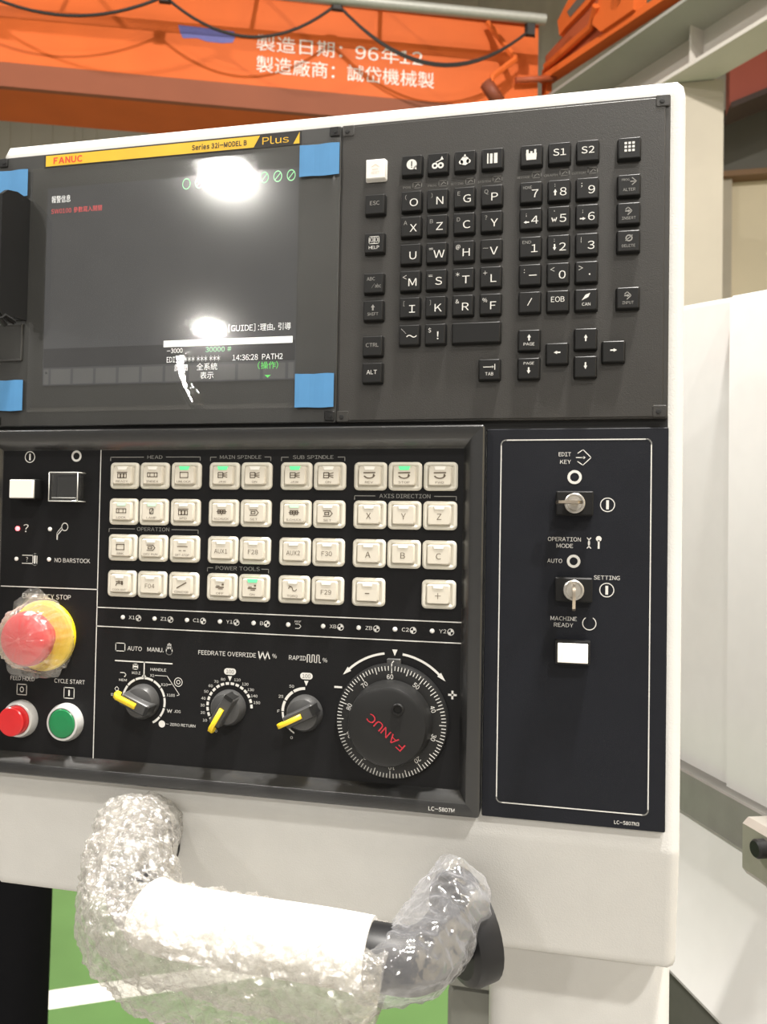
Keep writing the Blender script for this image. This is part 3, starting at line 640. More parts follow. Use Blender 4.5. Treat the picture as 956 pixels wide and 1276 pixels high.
# ivory illuminated push buttons
BX = [-166.8, -141.4, -115.4, -84.4, -59, -28, -2.6, 27.8, 53.1, 78.5]; BZ = [-259.4, -287, -314.6, -342.2]
bs = MB(); bs.rr(0, 0, [(-3.1, 0), (-4.6, 0), (-5.8, 1.0), (-6, 1.8), (-5.4, 3.0), (-4.8, 3.3)], 24.2, 20.2, 3.4, 5); bsrc = bs.build('t', BTN, None, org=(0, 0, 0)); bme = bsrc.data; bpy.data.objects.remove(bsrc)
bs = MB(); bs.rr(0, 0, [(-4.9, 0), (-7.2, .2), (-8.2, .9)], 16.6, 14, 1.8, 4); bsrc = bs.build('t', CAP, None, org=(0, 0, 0)); cme = bsrc.data; bpy.data.objects.remove(bsrc)
def lens_mesh(m):
    b = MB(); b.loft([[(x, y, z) for x, z in ((-4.2, 6.9), (4.2, 6.9), (3.2, 4.3), (-3.2, 4.3))] for y in (-6.8, -8.55)]); o = b.build('t', m, None, org=(0, 0, 0)); me = o.data; bpy.data.objects.remove(o); return me
lme = {'w': lens_mesh(LENS), 'g': lens_mesh(LEDG), 'p': lens_mesh(LEDP)}
lit = {(0, 2): 'g', (0, 3): 'g', (0, 5): 'g', (0, 8): 'g', (1, 0): 'p', (1, 1): 'p', (1, 5): 'p', (3, 4): 'g'}
icons = {
 (0, 0): ('j', 'READY'), (0, 1): ('k', 'INDEX'), (0, 2): ('b', 'UNLOCK'), (0, 3): ('m', 'JAW'), (0, 4): ('m', 'ON'), (0, 5): ('m', 'JAW'), (0, 6): ('m', 'ON'), (0, 7): ('r', 'REV'), (0, 8): ('r', 'STOP'), (0, 9): ('r', 'FWD'),
 (1, 0): ('k', 'LOCK'), (1, 1): ('o', 'LAMP'), (1, 2): ('j', 'SPD'), (1, 3): ('h', 'M.CHUCK'), (1, 4): ('s', 'SET'), (1, 5): ('h', 'S.CHUCK'), (1, 6): ('s', 'SET'),
 (2, 0): ('b', 'SBK'), (2, 1): ('s', 'DRY RUN'), (2, 2): ('d', 'OPT STOP'), (3, 0): ('f', 'COOLANT'), (3, 2): ('/', 'CONVEYOR'), (3, 3): ('t', 'OFF'), (3, 4): ('t', 'ON'), (3, 5): ('w', 'TORQ')}
plain = {(1, 7): 'X', (1, 8): 'Y', (1, 9): 'Z', (2, 7): 'A', (2, 8): 'B', (2, 9): 'C', (2, 3): 'AUX1', (2, 4): 'F28', (2, 5): 'AUX2', (2, 6): 'F30', (3, 1): 'F04', (3, 6): 'F29', (3, 7): '−', (3, 9): '+'}
def icon(p, k):
    w = .6
    if k == 'j': p.line([(-4, 3), (4, 3)], w); [p.rrline(x-1, x+1, -1.2, 2, .2, w) for x in (-2.6, 0, 2.6)]
    if k == 'k': p.rrline(-4, 4, -.4, 2.6, .3, w); p.line([(-2, -.4), (-2, 2.6)], w); p.line([(1.6, -.4), (1.6, 2.6)], w)
    if k == 'b': p.rrline(-3.2, 3.2, -1, 3, .3, w)
    if k == 'm': p.rrline(-3.4, .4, -.8, 2.8, .3, w); p.line([(.4, 1.8), (3.6, 2.8)], w); p.line([(.4, .4), (3.6, -.6)], w); p.line([(-3.4, 1), (3.6, 1)], w)
    if k == 'r': p.line([(-3.8, 2.8), (4, 3)], .9); p.arc(0, 1.6, 2.6, 200, 350, .8, 10, 1.5); p.arrow(3.2, 1.4, .5, 1, 2, .9)
    if k == 'o': p.rrline(-1.4, 1.4, -.8, 3, .8, w); p.line([(-.6, 0), (.6, 2)], w)
    if k == 'h': p.rrline(-2.8, 2.8, .2, 2.6, .2, .7); p.quad(-1.6, -.4, .4, 2.4); p.quad(.4, 1.6, .4, 2.4); p.line([(-3.8, 1.4), (3.8, 1.4)], w); p.line([(0, -.8), (0, .2)], w)
    if k == 's': p.line([(-3, 3), (1.8, 3), (3.6, 1), (1.8, -1), (-3, -1)], w); p.rrline(-2, 1, .2, 1.8, .2, w)
    if k == 'd': p.line([(-4, 2.4), (4, 2.4)], w); p.line([(-2.6, -.6), (-1, -.6)], w); p.line([(1, -.6), (2.6, -.6)], w)
    if k == 'f': p.line([(-2.8, -.6), (-2, 1), (2.8, 1)], .8); p.line([(-2.6, 2.2), (1.6, 2.2)], .7); p.line([(-.4, 1), (-.4, 3)], .7); p.quad(1.6, 3, -.2, 2.8)
    if k == '/': p.line([(-3.4, -.8), (3.6, 3)], .9)
    if k == 't': p.line([(-3, .6), (2.6, .6)], 1); p.line([(-2.6, 1.6), (-.6, 1.6)], w); p.quad(1.4, 3, 2, 3.4); p.line([(-1, -.6), (2, -.6)], w)
    if k == 'w': p.arc(-1.4, 1.2, 1.5, 0, 180, w, 8); p.arc(1.6, 1.2, 1.5, 180, 360, w, 8); p.line([(-2.6, 3.4), (-1, 2.8)], w)
for r in range(4):
    for c in range(10):
        if r == 3 and c == 8: continue
        b = link('push_button', bme, OP, (BX[c], 0, BZ[r])); k = lit.get((r, c), 'w')
        t = plain.get((r, c)) or icons[(r, c)][1]
        b['label'] = 'ivory push button marked '+('minus' if t == '−' else 'plus' if t == '+' else t) if (r, c) in plain else ('ivory push button with its green lamp lit' if k != 'w' else 'ivory push button with a brown pictogram')
        link('button_cap', cme, b, (BX[c]-.1, 0, BZ[r]+.2)); link('indicator_lens', lme[k], b, (BX[c], 0, BZ[r]))
        p = Print(-8.35, BX[c]-.1, BZ[r]-.6)
        if t == '−': p.quad(-1.6, 1.6, -.6, .1)
        elif (r, c) in plain: p.text(t, 0, -.3, 4.2 if len(t) == 1 else 3.2, None if len(t) < 2 else 2.6*len(t))
        else:
            icon(p, icons[(r, c)][0]); p.text(t, 0, -3.9, 1.5, min(11.5, 2.0*len(t)))
        p.build('legend', INKB, b, smooth=0)
# row of axis lamps
lx = [-166.1, -139.5, -112.8, -86.1, -59.4, -32.5, -5.9, 20.7, 47.3, 74.0]; lt = ['X1', 'Z1', 'C1', 'Y1', 'B', '', 'XB', 'ZB', 'C2', 'Y2']
led = MB(); led.lathe(0, 0, [(-3.0, 1.7), (-3.6, 1.7), (-4.3, 1.2), (-4.6, .5)], 14); lo_ = led.build('t', LEDW, None, org=(0, 0, 0)); ledme = lo_.data; bpy.data.objects.remove(lo_)
p = Print(FY)
def zeromark(x, z, r=2.2):
    p.ring(x, z, r, .45, 16)
    for a0 in (0, 180): p.poly([(x, z)]+[(x+r*math.cos(math.radians(a0+a)), z+r*math.sin(math.radians(a0+a))) for a in range(0, 91, 15)])
for x, t in zip(lx, lt):
    link('indicator_lamp', ledme, OP, (x, 0, -368.1))
    p = Print(FY)
    if t: p.text(t, x+5, -368, 2.6, 2.5*len(t), -1); zeromark(x+6.5+2.7*len(t)+1.2, -368.3)
    else: p.text('REF', x+7.5, -365.6, 1.3, 5); p.line([(x+5.6, -367.4), (x+8.4, -367.4), (x+9.8, -369), (x+8.4, -370.6), (x+5.6, -370.6)], .5)
    p.build('axis_caption', INK, OP, smooth=0)
# upper left corner: power buttons and alarm lamps
p = Print(FY); p.ring(-251.2, -244.6, 4.3, .7); p.quad(-251.9, -250.5, -247.2, -242); p.build('power_caption', INK, OP, smooth=0); p = Print(FY); p.ring(-209.8, -244, 3.6, 1.7)
p.build('power_caption', INK, OP, smooth=0); p = Print(FY); p.text('?', -253, -301.2, 6, 4.6); p.build('lamp_caption', INK, OP, smooth=0); p = Print(FY); p.ring(-218.4, -299.6, 3.0, .7, 16, .9); p.line([(-220.6, -301.6), (-224.6, -306), (-224.8, -309.5)], .7); p.line([(-221.4, -300), (-225.2, -304.4), (-225.2, -309.5)], .5)
p.build('lamp_caption', INK, OP, smooth=0); p = Print(FY); p.line([(-255.5, -322.6), (-246, -322.6)], .6); p.line([(-255.5, -329), (-246, -329)], .6); p.text('?', -251.4, -325.8, 3.4); p.rrline(-246, -242.4, -330.4, -321.2, 1.2, .6); p.quad(-245, -243.6, -329, -322.6)
p.build('lamp_caption', INK, OP, smooth=0); p = Print(FY); p.text('NO BARSTOCK', -226.6, -325.8, 3.2, 31, -1); p.build('lamp_caption', INK, OP, smooth=0)
for x, z, me_ in ((-231.4, -301.6, 0), (-260.8, -325.6, 0), (-231.5, -325.4, 0)): link('indicator_lamp', ledme, OP, (x, 0, z))
rl = MB(); rl.lathe(-260.4, -301.6, [(-3.0, 1.9), (-3.8, 1.9), (-4.6, 1.3), (-4.9, .5)], 14); tag(rl.build('indicator_lamp', LEDR, OP), 'red lamp lit beside the question mark')
m_ = MB(); m_.rr(-249.3, -270.6, [(-3, 0), (-13, 0), (-13.6, .5)], 22, 15.6, .8); b = m_.build('power_button', KEY, OP); tag(b, 'white square power button')
m_ = MB(); m_.rr(-249.3, -270.6, [(-13.5, 0), (-15.2, 0), (-15.8, .6)], 20.8, 14.4, .8); m_.build('button_cap', WCAP, b)
m_ = MB(); m_.rr(-213, -268.6, [(-3, 0), (-7, 0), (-7.5, .5)], 20, 17, .8); b = m_.build('power_off_button', KNOBD, OP); tag(b, 'black square button under a clear guard')
m_ = MB(); o_ = rrect(-213.5, -268.7, 25, 22.4, .8, 2); i_ = rrect(-213.5, -268.7, 22.6, 20, .5, 2)
m_.loft([[(x, -3.1, z) for x, z in o_], [(x, -13.6, z) for x, z in o_], [(x, -14, z) for x, z in rrect(-213.5, -268.7, 24.4, 21.8, .5, 2)], [(x, -13.2, z) for x, z in i_], [(x, -3.3, z) for x, z in i_]], False, False)
m_.build('guard', CLEAR, b)
m_ = MB(); m_.loft([[(x, y, z) for x, z in i_] for y in (-11.2, -12.2)]); m_.build('guard_lid', CLEAR, b)
m_ = MB(); q = [(-225.9, -257.6), (-201.1, -257.6), (-201.1, -279.8), (-225.9, -279.8)]
for (xa, za), (xb, zb) in zip(q, q[1:]+q[:1]): m_.tube([(xa, -13.8, za), (xb, -13.8, zb)], .42, 6)
for xa, za in q[1:3]: m_.tube([(xa, -3.4, za), (xa, -13.8, za)], .42, 6)
m_.tube([(-224, -12.6, -277.2), (-203, -12.6, -277.2)], .3, 6); m_.build('guard_edge_glint', mat('lit_edge_grey', (.55, .55, .52), .15), b)  # pale bars: the light along the guard's clear edges put into colour
# emergency stop
p = Print(FY); p.text('EMERGENCY STOP', -233, -354.6, 3.6, 43); p.text('FEED HOLD', -252.4, -419.8, 3.2, 21.5); p.text('CYCLE START', -210.6, -419.8, 3.2, 26.5)
p.rrline(-257, -248.4, -432.6, -424.4, .3, .6); p.ring(-252.7, -428.5, 1.9, .8, 16, .8); p.rrline(-215.2, -206.4, -432.8, -424.6, .3, .6); p.quad(-211.4, -210.2, -431, -426.4)
p.build('button_captions', INK, OP, smooth=0)
EX, EZ = -233.5, -385
m_ = MB(); m_.lathe(EX, EZ, [(-3, 27.5), (-6.4, 27.5), (-7.6, 26.4), (-8, 24)], 48); es = m_.build('emergency_stop', YEL, OP); tag(es, 'red mushroom emergency stop on a yellow ring')
m_ = MB(); m_.lathe(EX, EZ, [(-8, 13), (-17, 13), (-18, 17), (-19.5, 20), (-23, 21), (-27, 20.6), (-30, 18.6), (-31.6, 14), (-32.2, 7), (-32.3, 2)], 48); m_.build('mushroom_cap', RED, es)
def cyl_button(name, x, z, capm, yf, lab):
    m_ = MB(); m_.lathe(x, z, [(-3, 14.6), (-6, 14.6), (-9.6, 13.2), (-10, 12.6), (-10, 11.6), (-8, 11.4)], 40); b = m_.build(name, SILV, OP); tag(b, lab)
    m_ = MB(); m_.lathe(x, z, [(-7, 11.2), (yf+.8, 11.2), (yf, 10.4), (yf-.25, 6)], 40); m_.build('button_cap', capm, b)
cyl_button('feed_hold_button', -252, -451, RED, -17, 'red round feed hold button in a pale ring')
cyl_button('cycle_start_button', -212, -451, GREEN, -10.4, 'green round cycle start button in a pale ring')
# rotary selectors
p = Print(FY)
p.line([(-171.5, -401.5), (-124.3, -401.5)], .9); p.line([(-147.2, -401.5), (-147.2, -412.5)], .9)
p.poly([(-149.6, -413.2), (-144.8, -413.2), (-146.6, -410.8), (-147.8, -410.8)])
for k in range(9):
    a0 = 165-k*25.6
    p.arc(-147, -431, 17.5, a0, a0-23, 1.7, 8)
p.rrline(-171.6, -163.8, -394, -388, .3, .55); p.text('AUTO', -155.6, -391.6, 3.2, 12); p.text('MANU.', -138.2, -391.6, 3.2, 13.5)
p.rrline(-129.2, -124.4, -394.8, -388.4, 2, .6); p.line([(-128, -390.4), (-128, -387)], .6); p.line([(-126.8, -390), (-126.8, -386.4)], .6); p.line([(-125.6, -390.4), (-125.6, -387)], .6)
p.text('HANDLE', -135.4, -406.6, 2.1, 13); p.text('X1', -140.4, -411.2, 2, 3.4); p.text('X10', -130.2, -417.6, 2, 5.4); p.text('X100', -124.6, -425.2, 2, 6.6); p.line([(-138, -411), (-128, -411), (-117.6, -424.4), (-119.6, -425.2)], .4); p.line([(-127, -417.4), (-124.4, -417)], .4)
p.ring(-118.7, -415, 3.2, .5); p.ring(-118.7, -415, 1.4, .5)
p.line([(-127.2, -436), (-126.4, -438.2), (-125.4, -436), (-124.4, -438.2), (-123.6, -436)], .5); p.text('JOG', -119, -437, 2, 5.4); p.disc(-131.4, -447.2, 2.7); p.text('- ZERO RETURN', -128, -447, 2, 24, -1)
p.line([(-167, -410.4), (-163.6, -410.4), (-162.2, -412), (-163.6, -413.4)], .6); p.text('MEM', -164.8, -416, 1.8, 6.4); p.rrline(-156.4, -152.6, -407.2, -403.4, .3, .6); p.quad(-156, -153, -405.8, -404.6); p.text('M.D.I', -153.8, -410, 2, 7); p.line([(-171.6, -423), (-169.8, -421.2), (-168, -423), (-169.8, -424.8)], .5, True); p.text('EDIT', -172, -427.6, 1.8, 5)
p.build('dial_marking', INK, OP, smooth=0); p = Print(FY)
# feedrate
p.text('FEEDRATE OVERRIDE', -103, -391.8, 3.2, 46, -1); p.line([(-55, -389), (-54, -394.4), (-51.8, -389), (-50, -394.4), (-48, -389), (-46.4, -393.6)], .8); p.text('%', -42.6, -391.6, 3, 3.4)
for k in range(17): p.arc(-77.1, -431.1, 17.5, 218-k*13.0, 218-k*13.0-9, 1.9, 3)
FN = [(-87.3, -449.3, '0'), (-96.4, -442, '10'), (-98.3, -436.4, '20'), (-98.6, -431, '30'), (-98, -425.8, '40'), (-95.9, -420.6, '50'), (-92.4, -416.2, '60'), (-88, -412.8, '70'), (-82.6, -410.8, '80'), (-71.3, -410.6, '110'), (-65, -413.4, '120'), (-60.6, -417.2, '130'), (-57.8, -421.6, '140'), (-55.6, -426.4, '150')]
for x, z, t in FN: p.text(t, x, z, 1.9, 1.7*len(t))
q_ = p; p = Print(FY)
for x in (-77.2, -17.8):
    p = Print(FY) if x > -50 else q_; p.poly(rrect(x, -404.8, 9.4, 4.8, 2.3, 6)); p.poly([(x-1.7, -408.2), (x, -412), (x+1.7, -408.2)])
    if x < -50: p.build('dial_marking', INK, OP, smooth=0)
# rapid
p.text('RAPID', -31.4, -392, 3.2, 13, -1); p.line([(-17.4, -394.6), (-17.4, -389.2), (-15.6, -389.2), (-15.6, -394.6), (-13.8, -394.6), (-13.8, -389.2), (-12, -389.2), (-12, -394.6), (-10.2, -394.6), (-10.2, -389.2), (-8.4, -389.2), (-8.4, -394.6), (-7.4, -394.6)], .6); p.text('%', -4, -392.6, 3, 3.4)
for a0, a1, ww in ((92, 122, 2), (125, 152, 2), (155, 180, 2), (182, 216, 1.5), (218, 242, 1)): p.arc(-18, -431.2, 17.4, a0, a1, ww, 8)
for x, z, t in ((-28.9, -412.8, '50'), (-37, -420.6, '25'), (-38.6, -431.5, 'F'), (-28.2, -450, '0')): p.text(t, x, z, 2, 1.8*len(t))
p.build('dial_marking', INK, OP, smooth=0); p = Print(FY)
# hand wheel surround marks
WX, WZ = 46.6, -432.3
p.poly([(45.6, -382.4), (49.4, -382.4), (47.5, -387)])
p.arc(WX, WZ, 47.2, 98, 133, 1.6, 16); p.arc(WX, WZ, 47.2, 82, 46, 1.6, 16)
for a, sg in ((133, 1), (46, -1)):
    a = math.radians(a); tx, tz = (-math.sin(a)*sg, math.cos(a)*sg); ex, ez = WX+47.2*math.cos(a), WZ+47.2*math.sin(a)
    p.poly([(ex-1.9*math.cos(a), ez-1.9*math.sin(a)), (ex+1.9*math.cos(a), ez+1.9*math.sin(a)), (ex+tx*6.4, ez+tz*6.4)][::sg])
p.quad(3.4, 9.2, -412, -410.6); p.quad(86, 92, -412.6, -411.2); p.quad(88.3, 89.7, -414.9, -408.9)
p.build('dial_marking', INK, OP, smooth=0)
for x in (-77.2, -17.8): p = Print(FY-.1); p.text('100', x, -404.8, 2.8, 6.2); p.build('dial_number', BLKINK, OP, smooth=0)
def selector(name, x, z, ang, big, lab):
    m_ = MB(); m_.lathe(x, z, [(-3, 13.2), (-5, 13.2), (-8.5, 12.6), (-11, 11), (-12.3, 7), (-12.6, 2)], 40); k = m_.build(name, KNOB, OP); tag(k, lab)
    X = Matrix.Translation((x, 0, z)) @ Matrix.Rotation(-math.radians(ang), 4, 'Y')
    g = MB(); g.loft([[(a, y, b) for a, b in rrect(0, 0, 25-2*i, 10-2*i, 1.6, 3)] for y, i in ((-5, 0), (-17, .4), (-18.4, 1.4))]); g.build('grip', KNOB, k, xf=X)
    g = MB(); g.loft([[(a, y, b) for a, b in rrect(-11.2, 0, 2.8, 7, .6, 2)] for y in (-5, -18.6)]); g.build('grip_end', KNOBD, k, xf=X)
    q = MB(); hw = 2.0 if big else 1.7
    prof = [(-2, -18.2), (-2, -20), (14.5, -20), (18, -17.5), (18.4, -12), (15, -12), (12.8, -18.2)]
    q.loft([[(a, y, -hw) for a, y in prof], [(a, y, hw) for a, y in prof]]); q.build('pointer', YELK, k, xf=X)
selector('mode_selector', -147, -431, 158, True, 'grey mode knob with a yellow pointer turned left')
selector('feedrate_knob', -77.1, -431.1, 240, False, 'grey feedrate knob with a yellow pointer turned down left')
selector('rapid_knob', -18, -431.2, 207, False, 'grey rapid knob with a yellow pointer turned left and down')
# hand wheel
m_ = MB(); m_.lathe(WX, WZ, [(-3, 40.5), (-6, 40.5), (-8.2, 39.6), (-8.6, 38.8), (-8.8, 30)], 72); hw = m_.build('hand_wheel', KNOBD, OP); tag(hw, 'black hand wheel with a white graduated ring')
m_ = MB(); m_.rr(47.2, -391.6, [(-3, 0), (-5.5, 0), (-6, .5)], 10, 6, .8); m_.build('index_tab', KNOB, hw)
p = Print(-8.95)
for k in range(100):
    a = math.radians(90+k*3.6); ln = 2.6 if k % 5 else (4.2 if k % 10 else 4.6)
    p.line([(WX+38.8*math.cos(a), WZ+38.8*math.sin(a)), (WX+(38.8-ln)*math.cos(a), WZ+(38.8-ln)*math.sin(a))], .55)
for k in range(10):
    a = 92-36*k; t = str((60-10*k) % 100); p.text(t, WX+31.6*math.cos(math.radians(a)), WZ+31.6*math.sin(math.radians(a)), 3.2, 2.3*len(t), rot=a-90, bold=.01)
p.line([(46.6, -391.4), (46.6, -394.5)], .8); p.line([(46.6, -391.2), (47.8, -389.8)], .7)
p.build('graduations', INK, hw, smooth=0)
m_ = MB(); m_.lathe(WX, WZ, [(-8.8, 29.6), (-14, 29), (-21, 28), (-23.4, 26.8), (-24.2, 24.6), (-24.6, 10)], 64); gr = m_.build('wheel_grip', KNOBD, hw)
p = Print(-24.9); p.text('FANUC', 46.4, -435.6, 5.6, 32, rot=140, bold=.004); p.build('lettering', LOGOR, gr, smooth=0)
m_ = MB(); m_.lathe(54.8, -419.6, [(-24, 4.2), (-26, 4.2), (-26.5, 3.6), (-26.5, 3.0), (-25, 2.8)], 24); m_.build('finger_hole_ring', KEY, gr)
p = Print(-12.2); p.text('LC-5807M', 83.8, -488.6, 2.6, 18, bold=.01); p.build('model_number', INK, OP, smooth=0)

# ------------------------------------------------------------------ key-switch panel
SW = thing('switch_panel', (170, 5, -494), 'plain black panel with two key switches at the pendant lower right', 'control panel')
m_ = MB(); m_.rr(170.6, -360.2, [(4.8, 0), (.5, 0), (0, .5)], 121, 268.6, 1.2); m_.build('plate', FOIL2, SW)
p = Print(-.2); p.rrline(120.2, 220.1, -484, -233.7, 3.2, .75)
p.text('EDIT', 167.6, -243.7, 2.7, 8.2, 1); p.text('KEY', 167.6, -248.9, 2.7, 7.2, 1)
p.line([(172.2, -243), (175.6, -240.6), (181, -246), (175.6, -251.2), (172.2, -248.8)], .55); p.line([(171.2, -246), (176, -246)], .6); p.arrow(176, -246, 1, 0, 2.6, 1.1)
p.ring(170.2, -259.4, 3.9, 1.8); p.ring(192.1, -278.1, 4.6, .6); p.quad(191.2, 193, -281.2, -275)
p.text('OPERATION', 163.8, -301.9, 2.7, 22); p.text('MODE', 164.2, -306.4, 2.7, 11)
p.arc(176, -304.2, 4.6, -52, 52, .6, 12); p.arc(184.4, -304.2, 4.6, 128, 232, .6, 12); p.disc(186.6, -301.2, 1.9); p.quad(186, 187.2, -308, -302)
p.text('AUTO', 157.6, -316.8, 2.7, 10); p.ring(170.2, -316.8, 3.6, 1.8); p.text('SETTING', 192.1, -327.4, 2.7, 17); p.ring(192.2, -335.7, 4.6, .6); p.quad(191.3, 193.1, -338.8, -332.8)
p.text('MACHINE', 164, -356, 2.7, 17.4); p.text('READY', 164, -360.4, 2.7, 12.8); p.arc(181, -358.6, 4.4, 122, 418, .6, 24)
p.text('LC-5807N3', 206.6, -490.3, 2.3, 16, bold=.008); p.build('markings', INK, SW, smooth=0)
keyobj = []
for (x, z, lab) in ((170.3, -277.6, 'upper key lock'), (170.3, -335.8, 'lower key lock')):
    m_ = MB(); m_.rr(x, z, [(0, 0), (-8, 0), (-9, .8)], 24.6, 16.4, .8); b = m_.build('key_lock', KEY, SW)
    m_ = MB(); m_.lathe(x, z, [(-9, 6.8), (-12, 6.8), (-12.6, 6.2), (-12.6, 5.3), (-12, 5.1)], 32); m_.lathe(x, z, [(-12, 5.1), (-12.3, 4.8)], 32, False, True); m_.build('lock_barrel', STEEL, b)
def lockkey(x, z, rot, lab):
    X = Matrix.Translation((x, 0, z)) @ Matrix.Rotation(-math.radians(rot), 4, 'Y')
    o = MB(); prof = [(-2.4, -12.4), (-2.4, -17), (-5, -20), (-11.5, -22), (-12.2, -27), (-10.5, -32), (-4, -34.6), (2, -33.4), (5, -29), (5, -22.5), (2.6, -19), (2.4, -12.4)]
    o.loft([[(a, y, -.95) for a, y in prof], [(a, y, .95) for a, y in prof]])
    k = o.build('lock_key', BRASS, None, org=(x, -12, z), xf=X); tag(k, lab, 'key', 'keys in the two locks'); return k
lockkey(170.3, -277.6, 0, 'nickel key turned level in the upper lock under EDIT KEY')
lockkey(170.3, -335.8, 90, 'nickel key hanging straight down in the lower lock beside SETTING')
m_ = MB(); m_.rr(170.2, -378, [(0, 0), (-7, 0), (-8.4, .4), (-8.4, 1.2), (-7.8, 1.4)], 23.2, 16, .8); b = m_.build('ready_button', KNOBD, SW); tag(b, 'white rectangular machine ready button in a black surround')
m_ = MB(); m_.rr(170.2, -378.1, [(-7.6, 0), (-8.8, 0), (-9.2, .4)], 19.8, 13, .4); m_.build('button_cap', mat('ready_white', (.88, .84, .78), .4, emit=(1, .96, .9), estr=.12), b)

# ================================================================== WRAPPINGS
def wrapmesh(path, rx, rup, rdn, nu, nv, amp, seed, bub=0, cap=True):
    """crumpled tube round a path: radius rx sideways, rup above, rdn below"""
    P = smoothpath(path, nu); m = len(P); rows = []
    for i, c in enumerate(P):
        t = (P[min(i+1, m-1)]-P[max(i-1, 0)]).normalized(); up = Vector((0, 0, 1)); a = t.cross(up).normalized(); b = a.cross(t).normalized()
        f = i/(m-1); rxx, ru, rd = rx(f), rup(f), rdn(f); row = []
        for k in range(nv):
            th = 2*PI*k/nv; cs, sn = math.cos(th), math.sin(th)
            base = c+a*cs*rxx+b*sn*(ru if sn > 0 else rd)
            q = base*.001
            d = amp*(noise.noise(q*22+Vector((seed, 0, 0)))*1.0+abs(noise.noise(q*55+Vector((0, seed, 0))))*-.9+abs(noise.noise(q*130+Vector((2, 2, seed))))*-.65+(noise.noise(q*260)*.22 if bub else 0))
            if bub:
                vd = noise.voronoi(q*95)[0][0]; d += bub*max(0, 1-vd*1.9)
            dr = (a*cs+b*sn).normalized(); row.append(base+dr*d)
        rows.append(row)
    mb = MB(); mb.loft(rows, cap, cap); return mb
def lin(*kv):
    def g(f):
        for (a, va), (b, vb) in zip(kv, kv[1:]):
            if f <= b: return va+(vb-va)*(f-a)/(b-a)
        return kv[-1][1]
    return g
# white foam sleeve on the bar
sl = [q for q in barp if -100 < q.x < 55 and q.y < -60]
m_ = MB(); m_.tube(sl, 21.5, 24); m_.tube(sl, 20, 24, False); t_ = m_.build('foam_sleeve', PAPER, None, org=(-20, -86, -570)); tag(t_, 'white foam sleeve round the handle bar inside the bubble wrap', 'sleeve')
wp = [(-150, -6, -520), (-138, -30, -528), (-126, -55, -534), (-110, -76, -545), (-86, -86, -552), (-40, -88, -556), (10, -88, -558), (50, -88, -560), (64, -88, -562)]
wm = wrapmesh(wp, lin((0, 30), (.25, 36), (.5, 34), (.9, 33), (1, 27)), lin((0, 26), (.3, 28), (.5, 25), (.95, 24), (1, 21)), lin((0, 20), (.3, 38), (.5, 60), (.8, 62), (.93, 44), (1, 24)), 34, 260, 6.5, 3.1, 2.4, False)
t_ = wm.build('bubble_wrap', WRAP, None, org=(-40, -80, -600), smooth=180)
wm = wrapmesh(wp, lin((0, 25), (.25, 30), (.5, 29), (.9, 28), (1, 23)), lin((0, 23), (.3, 24), (.5, 23), (.95, 22.5), (1, 21)), lin((0, 20), (.3, 28), (.5, 38), (.8, 40), (.93, 30), (1, 23)), 30, 200, 5.5, 11.7, 2.2, False)
wm.build('wrap_layer', WRAP, t_, smooth=180); tag(t_, 'crumpled clear bubble wrap bundled round the left part of the pendant handle', 'bubble wrap')
wp2 = [(46, -87, -557), (62, -86, -557), (75, -80, -556), (84, -64, -553), (89, -44, -549), (94, -26, -540), (97, -14, -528)]
wm = wrapmesh(wp2, lin((0, 23), (.5, 28), (.8, 28), (1, 15)), lin((0, 22), (.5, 24), (.8, 30), (1, 26)), lin((0, 22), (.5, 26), (.8, 34), (1, 26)), 14, 90, 5.0, 8.4, 0, False)
t_ = wm.build('clear_wrap', CLEARB, None, org=(90, -60, -580), smooth=180); tag(t_, 'loose clear plastic film over the right bend of the pendant handle', 'plastic film')
# thin film on the emergency stop
rows = []; nv = 160
for i, (y, r) in enumerate(((-4.5, 33), (-6, 30), (-9, 28.5), (-13, 27), (-18, 25.5), (-23, 23.8), (-28, 22.8), (-31, 20.6), (-33.6, 15), (-34.4, 8), (-34.6, 2))):
    row = []
    for k in range(nv):
        a = 2*PI*k/nv; q = Vector((math.cos(a)*1.6, math.sin(a)*1.6, i*.35))
        d = 2.6*abs(noise.noise(q*2.3+Vector((5, 1, 2))))+1.3*noise.noise(q*4.1)+.7*noise.noise(q*9); d *= min(1, .35+r/30) if r > 16 else .25
        if i < 2: d += (8 if i == 0 else 3)*max(0, math.cos(a-math.radians(222)))**8+(5 if i == 0 else 2)*max(0, math.cos(a-math.radians(112)))**10-(8 if i == 0 else 3.2)*max(0, math.cos(a-math.radians(20)))**1
        row.append((EX+(r+d)*math.cos(a), y-.8*noise.noise(q*3), EZ+(r+d)*math.sin(a)))
    rows.append(row)
m_ = MB(); m_.loft(rows, False, True); t_ = m_.build('button_wrap', EWRAP, None, org=(EX, -6, EZ-27), smooth=180); tag(t_, 'crinkled clear film wrapped over the red emergency stop', 'plastic film')

